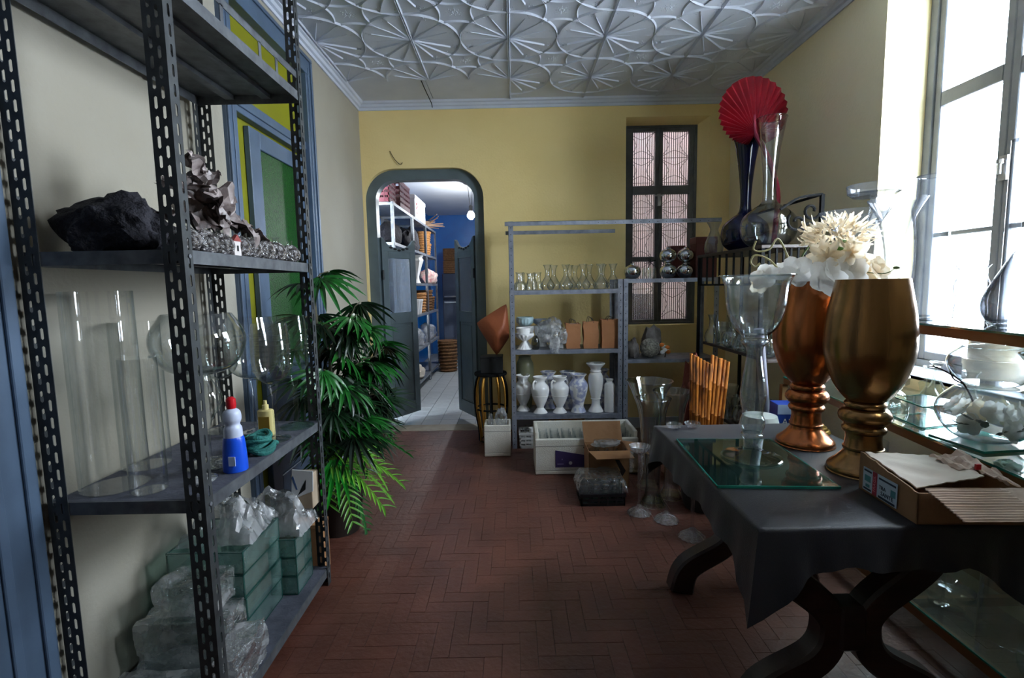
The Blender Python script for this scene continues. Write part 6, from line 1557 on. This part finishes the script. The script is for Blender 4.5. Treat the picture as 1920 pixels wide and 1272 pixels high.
# pleated disc facing the room
for k in range(n * 2 + 1):
    t = k / (n * 2); a = radians(-148) + radians(276) * t
    R0 = (.165 * cos(a) + sqrt(max(.0605 - .0272 * sin(a) ** 2, 0))) * (1 if k % 2 else .985)
    fold = (.017 if k % 2 else -.017)
    for s in (.12, .55, 1.0):
        vs.append(hub + Vector((sin(a) * R0 * s, fold * s + .05 * s * s * (cos(a * .5)), cos(a) * R0 * s)))
for k in range(n * 2):
    a = 1 + 3 * k; fs += [(a, a + 3, a + 4, a + 1), (a + 1, a + 4, a + 5, a + 2), (0, a + 3, a)]
MB().add(vs, fs).build('pleated_blade', redm, rl, smooth=None)
MB().tube(curve([(.165, .25, .014), (.165, .22, .20), (.15, .18, .40), (.09, .15, .56), (.02, .135, .70), tuple(hub), (-.045, .155, .95)], 6), [.019] * 24 + [.017] * 6 + [.010] * 6 + [.004], 8).build('leaf_stalk', redd, rl)
# glassware on the etagere's dim tiers
dimg = glass('dim_clear_glass', (.93, .95, .95), (.45, .5, .5), refl=1.5)
gk_ = 0
for j, (zz, rows) in enumerate(((E2, ((1.70, .0), (1.81, .06), (1.915, .02))), (E3, ((1.72, 0), (1.89, .04))))):
    for ri_, (x, dy) in enumerate(rows):
        for i in range(6):
            y = 3.36 + i * .185 + dy; kind = (i + ri_ + j) % 3
            pr = (curve([(0, 0), (.04, 0), (.07, .03), (.075, .09), (.06, .13)], 4), curve([(0, 0), (.05, 0), (.05, .01), (.045, .10), (.065, .19)], 4), curve([(0, 0), (.05, 0), (.065, .06), (.03, .14), (.028, .2), (.04, .24)], 4))[kind]
            o = vessel(pr, .003, .008, 20).build('glassware', dimg, None, (x, y, zz), smooth=.7)
            o['label'] = f"clear glass {('bowl', 'flared tumbler', 'flask')[kind]} on the {('middle', 'lower')[j]} etagere tier, {('front', 'middle', 'rear')[ri_] if j == 0 else ('front', 'rear')[ri_]} row, {ORD[i]} from the near end"
            o['category'] = 'glass'; o['group'] = 'dim glassware on the etagere'; gk_ += 1
# bamboo bundle, grey pipe and floor glass behind the table
bam = mat('mottled_bamboo', S(206, 124, 42), .45, col2=S(74, 34, 14), scale=26, stretch=(1, 1, .35), contrast=.45)
pot = thing('floor_pot', 'dark round floor pot holding the bamboo sticks', 'pot', (1.235, 3.24, .001)); vessel(curve([(0, 0), (.10, 0), (.13, .10), (.125, .22), (.135, .26)], 4), .01, .012, 28).build('body', mat('black_clay', S(30, 27, 26), .6), pot); MB().tube([(.13 * cos(a), .13 * sin(a), .26) for a in [2 * pi * k / 30 for k in range(30)]], .008, 6, closed=True).build('rim', MATS['black_clay'], pot)
for k in range(15):
    u = (k % 5) / 4 * 2 - 1; v = (k // 5) - 1
    a0 = Vector((1.235 + u * .055, 3.24 + v * .05, .016)); a1 = Vector((1.235 + .02 + u * .085 + .03 * max(0, u) + .008 * v, 3.24 + v * .075, 1.035 - .012 * (k * 7 % 5)))
    s_ = MB(); pts = [a0.lerp(a1, t) for t in (0, .18, .185, .19, .40, .405, .41, .62, .625, .63, .82, .825, .83, 1)]
    o = s_.tube(pts, [.0115, .0105, .0135, .0105, .0105, .0135, .0105, .0105, .0135, .0105, .0105, .013, .0105, .0105], 7).build('bamboo_stick', bam); tag(o, f"mottled orange bamboo stick in the {('front', 'middle', 'rear')[k // 5]} row of the bundle, {ORD[k % 5]} from the left", 'stick', 'bamboo sticks in the floor pot')
tag(MB().tube([(1.612, 3.05, .03), (1.56, 3.04, .55), (1.475, 3.015, 1.22)], .028, 14).build('grey_pipe', mat('grey_pipe', S(112, 110, 124), .5)), 'grey plastic pipe leaning behind the glass goblet', 'pipe')
for k, (x, y, r, h, lb_) in enumerate(((.925, 3.30, .105, .74, 'large flared clear floor vase left of the bamboo, front one'), (.98, 3.60, .15, .80, 'wide flared clear floor vase behind the front one by the rack'), (1.09, 3.42, .12, .76, 'flared clear floor vase between the rack and the bamboo pot'))):
    t = thing('floor_vase', lb_, 'vase', (x, y, .001), 0, 'large glass floor vases')
    vessel(curve([(0, 0), (.085, 0), (.08, .02), (.05, .10), (.055, .30), (.075, h - .25), (r * .8, h - .10), (r * 1.1, h)], 5), .004, .03, 36).build('body', dimg, t)
    MB().tube([(r * 1.09 * cos(a), r * 1.09 * sin(a), h) for a in [2 * pi * q / 36 for q in range(36)]], .004, 6, closed=True).build('rim', clear, t)
crys = glass('cut_crystal', (.95, .96, .98), (.5, .54, .6), refl=2.6, bump=.5, bscale=60)
def crystal(label, loc, h, beads=True):
    t = thing('crystal_candleholder', label, 'candleholder', loc)
    MB().lathe([(0, 0), (.072, 0), (.078, .008), (.060, .026), (.03, .045), (.016, .06), (0, .06)], 28, flute=14, depth=.05).build('fluted_foot', crys, t, smooth=.3)
    MB().lathe([(0, .055)] + curve([(.013, .058), (.009, .10), (.012, h * .5), (.008, h * .75), (.014, h - .06)], 4) + [(0, h - .06)], 12).build('stem', crys, t)
    vessel([(0, h - .065), (.012, h - .06), (.05, h - .03), (.068, h)], .004, h - .05, 28, flute=14, depth=.05).build('cup', crys, t, smooth=.3)
    if beads:
        for k in range(5):
            a = k * 2 * pi / 5 + .9; s_ = MB()
            for j in range(9): s_.ball((.062 * cos(a), .062 * sin(a), h - .018 - .017 * j), .0075 if j < 8 else .013, 1, (1, 1, 1 if j < 8 else 1.6))
            s_.build('bead_string', crys, t)
crystal('cut crystal candleholder with hanging bead strings left of the table', (.80, 3.16, .001), .46)
crystal('taller cut crystal candleholder close behind the beaded one', (.945, 3.05, .001), .49, False)
crystal('cut crystal holder with a fluted foot on the floor below the table drape', (1.03, 2.83, .001), .56, False)
for k, (x, y) in enumerate(((.79, 2.44), (.885, 2.455))):
    o = vessel([(0, 0), (.02, 0), (.034, .012), (.038, .026)], .004, .006, 28, flute=14, depth=.05).build('crystal_dish', crys, None, (x, y, T), smooth=.3)
    tag(o, ['left small cut crystal dish at the far edge of the black cloth', 'right small cut crystal dish at the far edge of the black cloth'][k], 'dish')
bk = thing('black_bucket', 'black bucket with a grey lid behind the table', 'bucket', (1.37, 2.76, .001)); MB().lathe([(0, 0), (.10, 0), (.118, .66), (0, .66)], 28).build('body', mat('black_bucket', S(20, 20, 24), .5), bk); MB().lathe([(0, .661), (.116, .661), (.112, .67), (.09, .755), (0, .757)], 28).build('lid', mat('grey_lid', S(176, 176, 172), .5), bk)
bbx = thing('blue_carton', 'blue and white printed carton stacked behind the brass candlestick', 'carton', (1.573, 2.86, .001), -.1); MB().bx(-.07, .07, -.06, .06, 0, .80).build('body', mat('blue_print_card', S(28, 60, 150), .5), bbx, bevel=.002); MB().bx(-.071, .05, -.0615, -.060, .745, .80).build('pale_panel', mat('pale_panel', S(170, 184, 214), .5), bbx); mtext(bbx, 'AM', .05, (-.01, -.0612, .70), (pi / 2, 0, 0), white_cer)
tag(lump('red_cloth', 'dark rust red cloth bundle beside the bamboo sticks', 'cloth', (1.30, 3.62, .001), (.18, .24, 1.0), mat('rust_cloth', S(104, 36, 16), .85, col2=S(72, 22, 12), scale=5, bump=.4, bscale=20), 71, .3))
mtext(*TXT)
